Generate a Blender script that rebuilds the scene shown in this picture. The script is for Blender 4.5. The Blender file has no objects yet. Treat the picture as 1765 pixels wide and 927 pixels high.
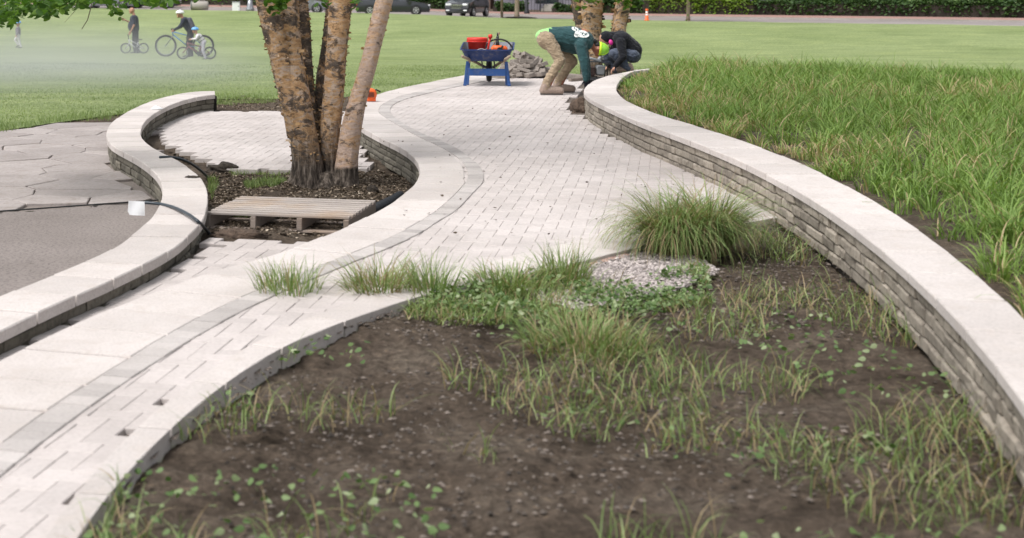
import bpy, bmesh, math, random
import numpy as np
from mathutils import Vector, Matrix, Quaternion
from mathutils.bvhtree import BVHTree
random.seed(7); np.random.seed(7)
R = math.radians
scn = bpy.context.scene
COL = scn.collection
# ------------------------------------------------------------ camera, sky, sun, exposure
F = 2400.0; CX = 600.0; HY = -30.0; CH = 1.65      # focal length and principal point in photo pixels, eye height
cd = bpy.data.cameras.new('camera'); cam = bpy.data.objects.new('camera', cd); COL.objects.link(cam)
cam.location = (0, 0, CH); cam.rotation_euler = (R(90), 0, 0)
cd.sensor_width = 36; cd.lens = F / 1765 * 36
cd.shift_x = (882.5 - CX) / 1765; cd.shift_y = -(463.5 - HY) / 1765
cd.clip_end = 4000; cd.clip_start = 0.1
cd.dof.use_dof = True; cd.dof.focus_distance = 15; cd.dof.aperture_fstop = 3.2
scn.camera = cam
w = bpy.data.worlds.new('World'); scn.world = w; w.use_nodes = True
nt = w.node_tree; bg = nt.nodes['Background']
SUN_EL, SUN_AZ = R(58), R(235)          # azimuth of the sun, measured clockwise from +Y
sky = nt.nodes.new('ShaderNodeTexSky'); sky.sky_type = 'NISHITA'; sky.sun_disc = False
sky.sun_elevation = SUN_EL; sky.sun_rotation = SUN_AZ; sky.dust_density = 4; sky.air_density = 1.0; sky.ozone_density = 1
hs = nt.nodes.new('ShaderNodeHueSaturation'); hs.inputs['Saturation'].default_value = 0.22
nt.links.new(sky.outputs[0], hs.inputs['Color']); nt.links.new(hs.outputs[0], bg.inputs[0])
bg.inputs[1].default_value = 0.14
sl = bpy.data.lights.new('sun', 'SUN'); sl.energy = 1.75; sl.angle = R(14); sl.color = (1, .97, .945)
so = bpy.data.objects.new('sun', sl); COL.objects.link(so)
sd = Vector((math.sin(SUN_AZ) * math.cos(SUN_EL), math.cos(SUN_AZ) * math.cos(SUN_EL), math.sin(SUN_EL)))
so.rotation_euler = sd.to_track_quat('Z', 'Y').to_euler(); so.location = (0, 0, 30)
scn.view_settings.view_transform = 'Standard'; scn.view_settings.look = 'None'
scn.view_settings.exposure = 0.55; scn.view_settings.gamma = 1
scn.cycles.max_bounces = 6; scn.cycles.transparent_max_bounces = 8
scn.cycles.volume_step_rate = 2.0; scn.cycles.volume_max_steps = 64

# ------------------------------------------------------------ helpers
def W(px, py, z=0.0):
    Y = F * (CH - z) / (py - HY)
    return Vector(((px - CX) * Y / F, Y, z))
def PD(px, py, Y):
    """point seen at a photo position at distance Y"""
    return Vector(((px - CX) * Y / F, Y, CH - (py - HY) * Y / F))
def tag(o, label=None, cat=None, group=None, kind=None):
    if label: o['label'] = label
    if cat: o['category'] = cat
    if group: o['group'] = group
    if kind: o['kind'] = kind
    return o
def empty(name, loc=(0, 0, 0), rz=0, label=None, cat=None, group=None):
    o = bpy.data.objects.new(name, None); COL.objects.link(o); o.location = loc; o.rotation_euler = (0, 0, rz)
    o.empty_display_size = .1
    return tag(o, label, cat, group)
def mk(name, verts, faces, mat, parent=None, smooth=False, tone=None, loc=None):
    me = bpy.data.meshes.new(name)
    me.from_pydata([tuple(v) for v in verts], [], [tuple(f) for f in faces])
    if smooth: me.polygons.foreach_set('use_smooth', [True] * len(me.polygons))
    if tone is not None:
        a = me.attributes.new('tone', 'FLOAT', 'FACE'); a.data.foreach_set('value', np.asarray(tone, dtype=np.float32))
    me.materials.append(mat); me.update()
    o = bpy.data.objects.new(name, me); COL.objects.link(o)
    if parent: o.parent = parent
    if loc is not None: o.location = loc
    return o
class MB:
    def __init__(s): s.v = []; s.f = []; s.t = []
    def add(s, vs, fs, tone=None):
        n = len(s.v); s.v += [tuple(v) for v in vs]; s.f += [tuple(i + n for i in f) for f in fs]
        s.t += [random.random() if tone is None else tone] * len(fs); return s
    def box(s, c, d, rot=None, tone=None, bev=0, taper=1.0):
        """box centre c, full size d, optional rotation matrix, bevelled edges"""
        bm = bmesh.new(); bmesh.ops.create_cube(bm, size=1)
        for v in bm.verts:
            k = taper if v.co.z > 0 else 1
            v.co = Vector((v.co.x * d[0] * k, v.co.y * d[1] * k, v.co.z * d[2]))
        if bev > 0: bmesh.ops.bevel(bm, geom=bm.edges[:], offset=bev, segments=1, affect='EDGES')
        c = Vector(c); bm.verts.index_update()
        vs = [c + ((rot @ v.co) if rot is not None else v.co) for v in bm.verts]
        s.add(vs, [[v.index for v in f.verts] for f in bm.faces], tone); bm.free(); return s
    def tube(s, pts, rad, n=10, cap=True, tone=None, flat=1.0):
        pts = [Vector(p) for p in pts]; m = len(pts)
        if not hasattr(rad, '__len__'): rad = [rad] * m
        vs = []; up = None
        for i, p in enumerate(pts):
            d = (pts[min(i + 1, m - 1)] - pts[max(i - 1, 0)]).normalized()
            if up is None:
                up = Vector((0, 0, 1)) if abs(d.z) < .9 else Vector((1, 0, 0))
            a = d.cross(up).normalized(); b = a.cross(d).normalized(); up = b
            for k in range(n):
                t = 2 * math.pi * k / n
                vs.append(p + a * math.cos(t) * rad[i] + b * math.sin(t) * rad[i] * flat)
        fs = [[i * n + k, i * n + (k + 1) % n, (i + 1) * n + (k + 1) % n, (i + 1) * n + k] for i in range(m - 1) for k in range(n)]
        if cap: fs += [list(range(n))[::-1], [(m - 1) * n + k for k in range(n)]]
        return s.add(vs, fs, tone)
    def lathe(s, prof, c=(0, 0, 0), n=24, axis='Z', tone=None, rot=None):
        vs = []; c = Vector(c); m = len(prof)
        for r, h in prof:
            for k in range(n):
                t = 2 * math.pi * k / n
                v = Vector((r * math.cos(t), r * math.sin(t), h))
                if axis == 'X': v = Vector((v.z, v.x, v.y))
                if axis == 'Y': v = Vector((v.x, v.z, v.y))
                if rot is not None: v = rot @ v
                vs.append(c + v)
        fs = [[i * n + k, i * n + (k + 1) % n, (i + 1) * n + (k + 1) % n, (i + 1) * n + k] for i in range(m - 1) for k in range(n)]
        return s.add(vs, fs, tone)
    def torus(s, c, r, r2, axis='Y', n=32, m=8, tone=None):
        prof = [(r + r2 * math.cos(2 * math.pi * k / m), r2 * math.sin(2 * math.pi * k / m)) for k in range(m + 1)]
        return s.lathe(prof, c, n, axis, tone)
    def prism(s, poly, z0, z1, tone=None):
        n = len(poly)
        vs = [(p[0], p[1], z0) for p in poly] + [(p[0], p[1], z1) for p in poly]
        fs = [[k, (k + 1) % n, n + (k + 1) % n, n + k] for k in range(n)] + [list(range(n, 2 * n))] + [list(range(n))[::-1]]
        return s.add(vs, fs, tone)
    def build(s, name, mat, parent=None, smooth=False, loc=None):
        return mk(name, s.v, s.f, mat, parent, smooth, s.t, loc)
def shade_auto(o, ang=40):
    me = o.data
    me.polygons.foreach_set('use_smooth', [True] * len(me.polygons))
    bm = bmesh.new(); bm.from_mesh(me)
    for e in bm.edges:
        if len(e.link_faces) == 2 and e.calc_face_angle(0) > R(ang): e.smooth = False
    bm.to_mesh(me); bm.free(); return o
def chaikin(p, it=2):
    p = [Vector(q) for q in p]
    for _ in range(it):
        q = [p[0]]
        for a, b in zip(p[:-1], p[1:]): q += [a * .75 + b * .25, a * .25 + b * .75]
        q.append(p[-1]); p = q
    return p
def arclen(p):
    d = [0]
    for a, b in zip(p[:-1], p[1:]): d.append(d[-1] + (b - a).length)
    return d
def sample(p, d, t):
    t = min(max(t, 0), d[-1] - 1e-6)
    i = max(0, int(np.searchsorted(d, t, side='right')) - 1); i = min(i, len(p) - 2)
    return p[i].lerp(p[i + 1], (t - d[i]) / max(d[i + 1] - d[i], 1e-9))
def inpoly(P, poly):
    P = np.asarray(P, float); x, y = P[:, 0], P[:, 1]; c = np.zeros(len(P), bool)
    n = len(poly)
    for i in range(n):
        x1, y1 = poly[i][0], poly[i][1]; x2, y2 = poly[(i + 1) % n][0], poly[(i + 1) % n][1]
        if y1 == y2: continue
        m = ((y1 > y) != (y2 > y)) & (x < (x2 - x1) * (y - y1) / (y2 - y1) + x1); c ^= m
    return c
def vnoise(x, y, s=1.0, seed=0):
    x = np.asarray(x, float) / s; y = np.asarray(y, float) / s
    xi = np.floor(x).astype(int); yi = np.floor(y).astype(int); fx = x - xi; fy = y - yi
    fx = fx * fx * (3 - 2 * fx); fy = fy * fy * (3 - 2 * fy)
    def h(a, b):
        n = (a * 374761393 + b * 668265263 + seed * 974711) & 0x7fffffff
        n = ((n ^ (n >> 13)) * 1274126177) & 0x7fffffff
        return (n ^ (n >> 16)) % 10007 / 10007.0
    return (h(xi, yi) * (1 - fx) + h(xi + 1, yi) * fx) * (1 - fy) + (h(xi, yi + 1) * (1 - fx) + h(xi + 1, yi + 1) * fx) * fy
def grid(name, poly, cell, zf, mat, parent=None):
    """sheet of small cells inside poly with height zf(x,y)"""
    xs = [p[0] for p in poly]; ys = [p[1] for p in poly]
    nx = int((max(xs) - min(xs)) / cell) + 2; ny = int((max(ys) - min(ys)) / cell) + 2
    gx = min(xs) + np.arange(nx) * cell; gy = min(ys) + np.arange(ny) * cell
    X, Y = np.meshgrid(gx, gy); cx = (X[:-1, :-1] + cell / 2).ravel(); cy = (Y[:-1, :-1] + cell / 2).ravel()
    ok = inpoly(np.stack([cx, cy], 1), poly).reshape(ny - 1, nx - 1)
    Z = zf(X, Y); V = np.stack([X.ravel(), Y.ravel(), np.broadcast_to(Z, X.shape).ravel()], 1)
    jj, ii = np.nonzero(ok); b = jj * nx + ii
    Fc = np.stack([b, b + 1, b + nx + 1, b + nx], 1)
    used = np.unique(Fc); mp = -np.ones(len(V), int); mp[used] = np.arange(len(used))
    return mk(name, V[used].tolist(), mp[Fc].tolist(), mat, parent, True)

# ------------------------------------------------------------ materials
def mat_new(name):
    m = bpy.data.materials.new(name); m.use_nodes = True
    return m, m.node_tree, m.node_tree.nodes['Principled BSDF']
def noise_node(t, scale, detail=6, rough=.6, vec=None, dist=0):
    n = t.nodes.new('ShaderNodeTexNoise'); n.inputs['Scale'].default_value = scale; n.inputs['Detail'].default_value = detail
    n.inputs['Roughness'].default_value = rough; n.inputs['Distortion'].default_value = dist
    if vec is not None: t.links.new(vec, n.inputs['Vector'])
    return n
def ramp(t, src, stops):
    r = t.nodes.new('ShaderNodeValToRGB'); e = r.color_ramp.elements
    while len(e) < len(stops): e.new(.5)
    for k, (p, c) in enumerate(stops):
        e[k].position = p; e[k].color = (*c, 1) if len(c) == 3 else c
    t.links.new(src, r.inputs[0]); return r
def mixc(t, fac, a, b, blend='MIX'):
    m = t.nodes.new('ShaderNodeMix'); m.data_type = 'RGBA'; m.blend_type = blend
    for s, i in ((fac, 0), (a, 6), (b, 7)):
        if hasattr(s, 'links') or hasattr(s, 'is_linked'): t.links.new(s, m.inputs[i])
        elif i == 0: m.inputs[0].default_value = s
        else: m.inputs[i].default_value = (*s, 1)
    return m.outputs[2]
def coord(t, scale=(1, 1, 1), kind='Object'):
    c = t.nodes.new('ShaderNodeTexCoord'); mp = t.nodes.new('ShaderNodeMapping'); mp.inputs['Scale'].default_value = scale
    t.links.new(c.outputs[kind], mp.inputs[0]); return mp.outputs[0]
def bump(t, b, src, dist, strength=1):
    n = t.nodes.new('ShaderNodeBump'); n.inputs['Distance'].default_value = dist; n.inputs['Strength'].default_value = strength
    t.links.new(src, n.inputs['Height']); t.links.new(n.outputs[0], b.inputs['Normal'])
def mathn(t, op, a, b=None):
    m = t.nodes.new('ShaderNodeMath'); m.operation = op
    for i, s in enumerate((a, b)):
        if s is None: continue
        if hasattr(s, 'is_linked'): t.links.new(s, m.inputs[i])
        else: m.inputs[i].default_value = s
    return m.outputs[0]
def simple(name, c, rough=.6, metal=0, var=.15, scale=8, spec=.5, bumpd=0):
    m, t, b = mat_new(name)
    n = noise_node(t, scale, vec=coord(t))
    lo = tuple(x * (1 - var) for x in c); hi = tuple(min(1, x * (1 + var)) for x in c)
    r = ramp(t, n.outputs[0], [(.3, lo), (.7, hi)]); t.links.new(r.outputs[0], b.inputs['Base Color'])
    b.inputs['Roughness'].default_value = rough; b.inputs['Metallic'].default_value = metal
    b.inputs['Specular IOR Level'].default_value = spec
    if bumpd: bump(t, b, n.outputs[0], bumpd)
    return m
def stone(name, c, tonevar=.2, spots=.25, rough=.85, fine=60, bumpd=.002, stain=None, big=1.2):
    """stone or concrete: per-block tone, blotches, fine grain, dark specks"""
    m, t, b = mat_new(name)
    at = t.nodes.new('ShaderNodeAttribute'); at.attribute_name = 'tone'
    lo = tuple(x * (1 - tonevar) for x in c); hi = tuple(min(1, x * (1 + tonevar)) for x in c)
    base = ramp(t, at.outputs['Fac'], [(0, lo), (.5, c), (1, hi)]).outputs[0]
    v = coord(t)
    n1 = noise_node(t, big, 5, .65, v); n2 = noise_node(t, fine, 4, .7, v); n3 = noise_node(t, 9, 6, .7, v)
    r1 = ramp(t, n1.outputs[0], [(.3, (.78, .77, .76)), (.6, (1, 1, 1))]).outputs[0]
    c1 = mixc(t, 1.0, base, r1, 'MULTIPLY')
    r2 = ramp(t, n2.outputs[0], [(.32, (1 - spots,) * 3), (.5, (1, 1, 1)), (.75, (1.08, 1.08, 1.08))]).outputs[0]
    c2 = mixc(t, 1.0, c1, r2, 'MULTIPLY')
    if stain:
        r3 = ramp(t, n3.outputs[0], [(.52, (0, 0, 0)), (.68, (1, 1, 1))]).outputs[0]
        c2 = mixc(t, mathn(t, 'MULTIPLY', r3, .75), c2, stain)
    t.links.new(c2, b.inputs['Base Color']); b.inputs['Roughness'].default_value = rough
    b.inputs['Specular IOR Level'].default_value = .25
    bump(t, b, n2.outputs[0], bumpd); return m
M = {}
M['paver'] = stone('paver_stone', (.515, .47, .45), .07, .13, bumpd=.001, big=.6)
M['cap'] = stone('cap_slab', (.55, .505, .48), .09, .2, bumpd=.0015, fine=70, big=.8, stain=(.46, .41, .375))
M['border'] = stone('border_brick', (.45, .418, .40), .16, .15, bumpd=.001)
M['wallblock'] = stone('wall_block', (.17, .155, .125), .32, .4, fine=35, bumpd=.006, stain=(.05, .045, .035), big=3)
M['wallblockR'] = stone('wall_block_pale', (.30, .265, .22), .25, .3, fine=35, bumpd=.005, stain=(.08, .065, .05), big=3)
M['core'] = simple('wall_core', (.035, .03, .026), .95)
M['flag'] = stone('flagstone', (.34, .305, .29), .12, .2, fine=30, bumpd=.003, stain=(.24, .205, .18), big=1.6)
M['joint'] = simple('joint_sand', (.2, .17, .15), .95, scale=40, bumpd=.003)
M['sand'] = simple('bedding_sand', (.10, .08, .065), .95, scale=60, bumpd=.003)
M['asphalt'] = stone('asphalt', (.235, .205, .19), .0, .55, fine=45, bumpd=.003, big=.9)
M['broken'] = stone('broken_stone', (.2, .175, .155), .35, .3, fine=30, bumpd=.003)
M['road'] = stone('road_surface', (.27, .24, .23), .0, .2, fine=6, bumpd=.001, big=.15)
M['kerb'] = stone('kerb_concrete', (.4, .37, .34), .1, .2, big=.4)

def m_soil():
    m, t, b = mat_new('pit_soil'); v = coord(t)
    n1 = noise_node(t, 2.2, 8, .7, v); n2 = noise_node(t, 24, 6, .75, v)
    a = ramp(t, n1.outputs[0], [(.3, (.05, .038, .028)), (.5, (.11, .085, .065)), (.7, (.17, .14, .11))]).outputs[0]
    f = ramp(t, n2.outputs[0], [(.35, (.5, .5, .5)), (.6, (1.1, 1.1, 1.1)), (.72, (2.0, 1.9, 1.7))]).outputs[0]
    c = mixc(t, 1.0, a, f, 'MULTIPLY'); t.links.new(c, b.inputs['Base Color'])
    b.inputs['Roughness'].default_value = .95; b.inputs['Specular IOR Level'].default_value = .1
    bump(t, b, n2.outputs[0], .03); return m
M['soil'] = m_soil()
def m_lawn():
    m, t, b = mat_new('lawn_grass'); v = coord(t)
    vs = coord(t, (.35, 1.0, 1))
    n0 = noise_node(t, .12, 4, .55, v); n1 = noise_node(t, 1.1, 6, .7, vs); n2 = noise_node(t, 16, 6, .8, coord(t, (1, .3, 1)))
    a = ramp(t, n0.outputs[0], [(.3, (.20, .255, .10)), (.7, (.275, .33, .15))]).outputs[0]
    f = ramp(t, n1.outputs[0], [(.25, (.66, .7, .62)), (.5, (1, 1, 1)), (.8, (1.4, 1.3, 1.2))]).outputs[0]
    g = ramp(t, n2.outputs[0], [(.3, (.5, .52, .5)), (.55, (1, 1, 1)), (.75, (1.5, 1.45, 1.35))]).outputs[0]
    c = mixc(t, 1.0, mixc(t, 1.0, a, f, 'MULTIPLY'), g, 'MULTIPLY'); t.links.new(c, b.inputs['Base Color'])
    b.inputs['Roughness'].default_value = .9; b.inputs['Specular IOR Level'].default_value = .15
    bump(t, b, n2.outputs[0], .04); return m
M['lawn'] = m_lawn()
def m_leafy(name, stops, trans=.35, rough=.55):
    m, t, b = mat_new(name)
    at = t.nodes.new('ShaderNodeAttribute'); at.attribute_name = 'tone'
    c = ramp(t, at.outputs['Fac'], stops).outputs[0]
    t.links.new(c, b.inputs['Base Color']); b.inputs['Roughness'].default_value = rough
    b.inputs['Specular IOR Level'].default_value = .3
    tr = t.nodes.new('ShaderNodeBsdfTranslucent'); t.links.new(mixc(t, 1.0, c, (1.3, 1.4, .7), 'MULTIPLY'), tr.inputs[0])
    mx = t.nodes.new('ShaderNodeMixShader'); mx.inputs[0].default_value = trans
    t.links.new(b.outputs[0], mx.inputs[1]); t.links.new(tr.outputs[0], mx.inputs[2])
    t.links.new(mx.outputs[0], t.nodes['Material Output'].inputs[0]); return m
M['leaf'] = m_leafy('birch_leaf', [(0, (.03, .075, .012)), (.6, (.07, .15, .02)), (1, (.16, .26, .04))], .45)
M['blade'] = m_leafy('grass_blade', [(0, (.09, .14, .045)), (.5, (.19, .255, .09)), (1, (.31, .37, .16))], .35)
M['ornblade'] = m_leafy('tall_grass_blade', [(0, (.07, .13, .025)), (.45, (.17, .27, .06)), (.72, (.28, .38, .11)), (.8, (.36, .28, .15)), (1, (.5, .38, .24))], .3)
M['clump'] = m_leafy('clump_blade', [(0, (.07, .12, .03)), (.5, (.2, .28, .09)), (.72, (.33, .40, .18)), (.8, (.23, .17, .09)), (1, (.36, .28, .17))], .25)
M['hedge'] = m_leafy('hedge_leaf', [(0, (.02, .05, .015)), (.6, (.05, .10, .025)), (1, (.1, .17, .04))], .25)
M['shrubyellow'] = m_leafy('yellow_green_leaf', [(0, (.06, .12, .02)), (.6, (.17, .27, .03)), (1, (.3, .4, .06))], .35)
M['litter'] = m_leafy('dry_litter', [(0, (.05, .035, .024)), (.6, (.14, .105, .075)), (.9, (.25, .2, .15)), (1, (.45, .38, .3))], .05, .9)
def m_bark(name, pink, dark_top):
    """peeling bark; tone holds the height above the soil"""
    m, t, b = mat_new(name)
    v = coord(t, (1, 1, 2.3)); vh = coord(t, (1, 1, 4.5)); vv = coord(t, (1, 1, .22))
    n1 = noise_node(t, 5.0, 6, .68, v, 1.6); n2 = noise_node(t, 4.6, 9, .76, coord(t, (1, 1, 1.6)), .5); n3 = noise_node(t, 22, 6, .75, coord(t, (1, 1, 2.2))); nv = noise_node(t, 26, 6, .7, vv)
    tan = (.60, .46, .36) if pink < .5 else (.62, .47, .39)
    org = (.58, .37, .20) if pink < .5 else (.56, .36, .21)
    a = ramp(t, n1.outputs[0], [(.30, tan), (.46, tuple(x * .82 for x in tan)), (.50 + .12 * pink, org), (.72 + .1 * pink, (.33, .19, .10))]).outputs[0]
    f = ramp(t, n3.outputs[0], [(.3, (.5, .46, .42)), (.47, (1, 1, 1)), (.7, (1.15, 1.13, 1.1))]).outputs[0]
    c = mixc(t, 1.0, a, f, 'MULTIPLY')
    k = dark_top
    d = ramp(t, n2.outputs[0], [(.54 - k + .025 * pink, (0, 0, 0)), (.58 - k + .025 * pink, (.8, .8, .8)), (.64 - k + .05 * pink, (1, 1, 1))]).outputs[0]
    c = mixc(t, d, c, ramp(t, n3.outputs[0], [(.35, (.045, .036, .03)), (.65, (.15, .12, .10))]).outputs[0])
    at = t.nodes.new('ShaderNodeAttribute'); at.attribute_name = 'tone'
    hgt = mathn(t, 'ADD', at.outputs['Fac'], mathn(t, 'MULTIPLY', mathn(t, 'SUBTRACT', n2.outputs[0], .5), 1.6 if pink < .5 else .15))
    lo = ramp(t, hgt, [(.27 if pink < .5 else .22, (1, 1, 1)), (.62 if pink < .5 else .25, (0, 0, 0))]).outputs[0]
    rough_c = ramp(t, nv.outputs[0], [(.38, (.02, .016, .013)), (.52, (.10, .08, .065)), (.62, (.24, .2, .165))]).outputs[0]
    c = mixc(t, lo, c, rough_c); t.links.new(c, b.inputs['Base Color'])
    b.inputs['Roughness'].default_value = .8; b.inputs['Specular IOR Level'].default_value = .2
    hh = mixc(t, lo, mixc(t, .5, n2.outputs[0], n3.outputs[0]), nv.outputs[0])
    bump(t, b, hh, .05); return m
M['bark'] = m_bark('peeling_bark', 0, .03); M['barkpink'] = m_bark('pink_bark', 1, .01); M['barkdark'] = m_bark('dark_bark', 0, .12)
M['flake'] = m_leafy('bark_flake', [(0, (.07, .05, .035)), (.35, (.28, .17, .09)), (.6, (.55, .35, .18)), (1, (.7, .55, .42))], .2, .8)
M['twig'] = simple('twig', (.12, .085, .06), .8)
def m_wood(name, c, var=.25, sc=(.6, 12, 12)):
    m, t, b = mat_new(name); n = noise_node(t, 6, 6, .65, coord(t, sc)); n2 = noise_node(t, 1.7, 4, .6, coord(t))
    at = t.nodes.new('ShaderNodeAttribute'); at.attribute_name = 'tone'
    r = ramp(t, n.outputs[0], [(.3, tuple(x * (1 - var) for x in c)), (.7, tuple(x * (1 + var) for x in c))]).outputs[0]
    g = ramp(t, n2.outputs[0], [(.5, (1, 1, 1)), (.7, (1.0, .86, .7))]).outputs[0]
    k = ramp(t, at.outputs['Fac'], [(0, (.82, .82, .82)), (1, (1.1, 1.1, 1.1))]).outputs[0]
    t.links.new(mixc(t, 1.0, mixc(t, 1.0, r, g, 'MULTIPLY'), k, 'MULTIPLY'), b.inputs['Base Color']); b.inputs['Roughness'].default_value = .85
    bump(t, b, n.outputs[0], .003); return m
M['pallet'] = m_wood('weathered_wood', (.36, .315, .285))
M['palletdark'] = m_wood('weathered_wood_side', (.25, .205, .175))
M['handlewood'] = m_wood('handle_wood', (.33, .26, .19), .3, (5, 5, 5))
def cloth(name, c, sc=14, bd=.02):
    m, t, b = mat_new(name); n = noise_node(t, sc, 4, .6, coord(t, (1, 1, 1.6)), .6); n2 = noise_node(t, 300, 2, .5, coord(t))
    r = ramp(t, n.outputs[0], [(.3, tuple(x * .8 for x in c)), (.7, tuple(min(1, x * 1.18) for x in c))]).outputs[0]
    t.links.new(r, b.inputs['Base Color']); b.inputs['Roughness'].default_value = .9; b.inputs['Specular IOR Level'].default_value = .15
    b.inputs['Sheen Weight'].default_value = .15
    bump(t, b, n.outputs[0], bd); return m
M['green_shirt'] = cloth('green_sweatshirt', (.028, .072, .078)); M['khaki'] = cloth('khaki_trousers', (.33, .255, .175), 16, .03)
M['lime'] = cloth('lime_cloth', (.3, .62, .22)); M['neon'] = simple('neon_shell', (.28, .62, .06), .4, var=.05); M['neonband'] = simple('neon_band', (.62, .9, .03), .5, var=.05)
M['boot'] = cloth('dusty_boot', (.30, .23, .19), 30, .01); M['sole'] = simple('boot_sole', (.1, .085, .075), .9)
M['skin'] = simple('skin', (.42, .22, .15), .55, var=.08); M['skintan'] = simple('skin_reddish', (.30, .12, .07), .55, var=.1)
M['hair'] = simple('dark_hair', (.012, .01, .01), .7); M['black'] = cloth('black_cloth', (.012, .013, .017)); M['navy'] = cloth('navy_shirt', (.028, .033, .05))
M['denim'] = cloth('grey_blue_denim', (.075, .09, .125)); M['grey_cloth'] = cloth('grey_jacket', (.17, .15, .18)); M['white_cloth'] = cloth('pale_cloth', (.62, .6, .62))
M['lilac'] = cloth('pale_lilac_leggings', (.4, .38, .45)); M['beltbrown'] = simple('belt_leather', (.06, .035, .03), .6)
M['pink'] = simple('pink_plastic', (.7, .04, .3), .4, var=.05); M['whitep'] = simple('white_plastic', (.8, .8, .8), .4, var=.04); M['bluehelm'] = simple('blue_helmet', (.12, .35, .72), .35, var=.1)
M['glove'] = cloth('dark_glove', (.02, .02, .03))
M['print_white'] = simple('white_print', (.72, .74, .72), .8, var=.05)
def paint(name, c, rough=.35, metal=0, dirt=(.3, .26, .22), amt=.25):
    m, t, b = mat_new(name); n = noise_node(t, 11, 7, .7, coord(t)); n2 = noise_node(t, 50, 4, .7, coord(t))
    f = ramp(t, n.outputs[0], [(.5, (0, 0, 0)), (.72, (1, 1, 1))]).outputs[0]
    t.links.new(mixc(t, mathn(t, 'MULTIPLY', f, amt), c, dirt), b.inputs['Base Color'])
    rr = ramp(t, n.outputs[0], [(.4, (rough,) * 3), (.7, (min(1, rough + .3),) * 3)]).outputs[0]
    t.links.new(rr, b.inputs['Roughness']); b.inputs['Metallic'].default_value = metal
    bump(t, b, n2.outputs[0], .0008); return m
M['bluepaint'] = paint('barrow_blue', (.01, .032, .13), .5, amt=.45); M['bluepaint2'] = paint('stand_blue', (.012, .065, .23), .5); M['trayin'] = paint('tray_inside', (.13, .14, .17), .45, .3, amt=.5)
M['red'] = paint('red_plastic', (.6, .03, .02), .4, amt=.05); M['orange'] = paint('orange_plastic', (.75, .12, .02), .4, amt=.1)
M['rubber'] = simple('black_rubber', (.018, .018, .019), .75); M['metal'] = simple('grey_metal', (.35, .36, .38), .35, .8); M['dmetal'] = simple('dark_metal', (.04, .042, .045), .5, .5)
M['pipe'] = simple('black_conduit', (.025, .035, .045), .4, var=.3); M['paper'] = simple('white_paper', (.78, .79, .8), .8, var=.03); M['tank'] = paint('grey_tank', (.2, .21, .22), .45, .2, amt=.4)
def carpaint(name, c):
    m, t, b = mat_new(name); b.inputs['Base Color'].default_value = (*c, 1); b.inputs['Roughness'].default_value = .32; b.inputs['Metallic'].default_value = .4
    b.inputs['Coat Weight'].default_value = .8; b.inputs['Coat Roughness'].default_value = .05
    n = noise_node(t, 3, 3, .5, coord(t)); t.links.new(ramp(t, n.outputs[0], [(.3, (.28,) * 3), (.7, (.4,) * 3)]).outputs[0], b.inputs['Roughness']); return m
M['cardark'] = carpaint('dark_grey_paint', (.03, .033, .04)); M['carblack'] = carpaint('black_paint', (.014, .015, .02)); M['carsilver'] = carpaint('silver_paint', (.25, .26, .29))
M['glass'] = simple('dark_glass', (.02, .025, .03), .06, var=.02); M['rim'] = simple('alloy_rim', (.6, .6, .62), .3, .7); M['lamp'] = simple('lamp_glass', (.75, .76, .78), .12, var=.03); M['chrome'] = simple('chrome', (.75, .75, .78), .15, 1)
M['stucco'] = stone('stucco', (.19, .18, .21), .1, .1, fine=12, big=.2); M['step'] = stone('step_concrete', (.3, .28, .25), .1, .2); M['brickwalk'] = None
def m_brickwalk():
    m, t, b = mat_new('brick_walk'); br = t.nodes.new('ShaderNodeTexBrick'); t.links.new(coord(t, (1, 1, 1)), br.inputs['Vector'])
    br.inputs['Color1'].default_value = (.33, .17, .14, 1); br.inputs['Color2'].default_value = (.27, .14, .115, 1); br.inputs['Mortar'].default_value = (.3, .25, .22, 1)
    br.inputs['Scale'].default_value = 4; t.links.new(br.outputs[0], b.inputs['Base Color']); b.inputs['Roughness'].default_value = .85; return m
M['brickwalk'] = m_brickwalk()
def m_brickwall():
    m, t, b = mat_new('brick_facade'); br = t.nodes.new('ShaderNodeTexBrick'); c = t.nodes.new('ShaderNodeTexCoord')
    mp = t.nodes.new('ShaderNodeMapping'); mp.inputs['Rotation'].default_value = (R(90), 0, 0); t.links.new(c.outputs['Object'], mp.inputs[0]); t.links.new(mp.outputs[0], br.inputs['Vector'])
    br.inputs['Color1'].default_value = (.16, .085, .065, 1); br.inputs['Color2'].default_value = (.11, .065, .05, 1); br.inputs['Mortar'].default_value = (.16, .14, .12, 1)
    br.inputs['Scale'].default_value = 5; t.links.new(br.outputs[0], b.inputs['Base Color']); b.inputs['Roughness'].default_value = .85; return m
M['brickwall'] = m_brickwall()

# ------------------------------------------------------------ traced outlines (photo pixels) -> ground curves
ZS = -.30      # soil in the tree pit
ZQ = -.125    # pavers at the near end of the pit
ZP = -.23      # lower pavers / flagstones
LW_OUT = [(371, 157), (345, 157.5), (324, 159), (295, 164), (265, 172), (240, 182), (219, 192), (202, 203), (190, 213), (184, 224), (183, 236), (190, 248), (204, 257), (226, 268), (246, 280), (259, 290), (270, 300), (279, 315), (281, 333), (276, 352), (265, 371), (245, 390), (207, 421), (172, 440), (115, 464), (50, 490), (-10, 515), (-120, 560), (-300, 640), (-600, 790)]
LW_IN = [(371, 163), (348, 165), (321, 171), (300, 178), (280, 187), (263, 197), (251, 208), (244, 219), (242, 234), (249, 243), (263, 254), (288, 267), (313, 280), (335, 296), (350, 310), (357, 325), (359, 345), (355, 368), (346, 386), (326, 405), (305, 424), (268, 446), (222, 468), (176, 490), (130, 509), (40, 550), (-60, 600), (-250, 700), (-450, 830)]
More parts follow.
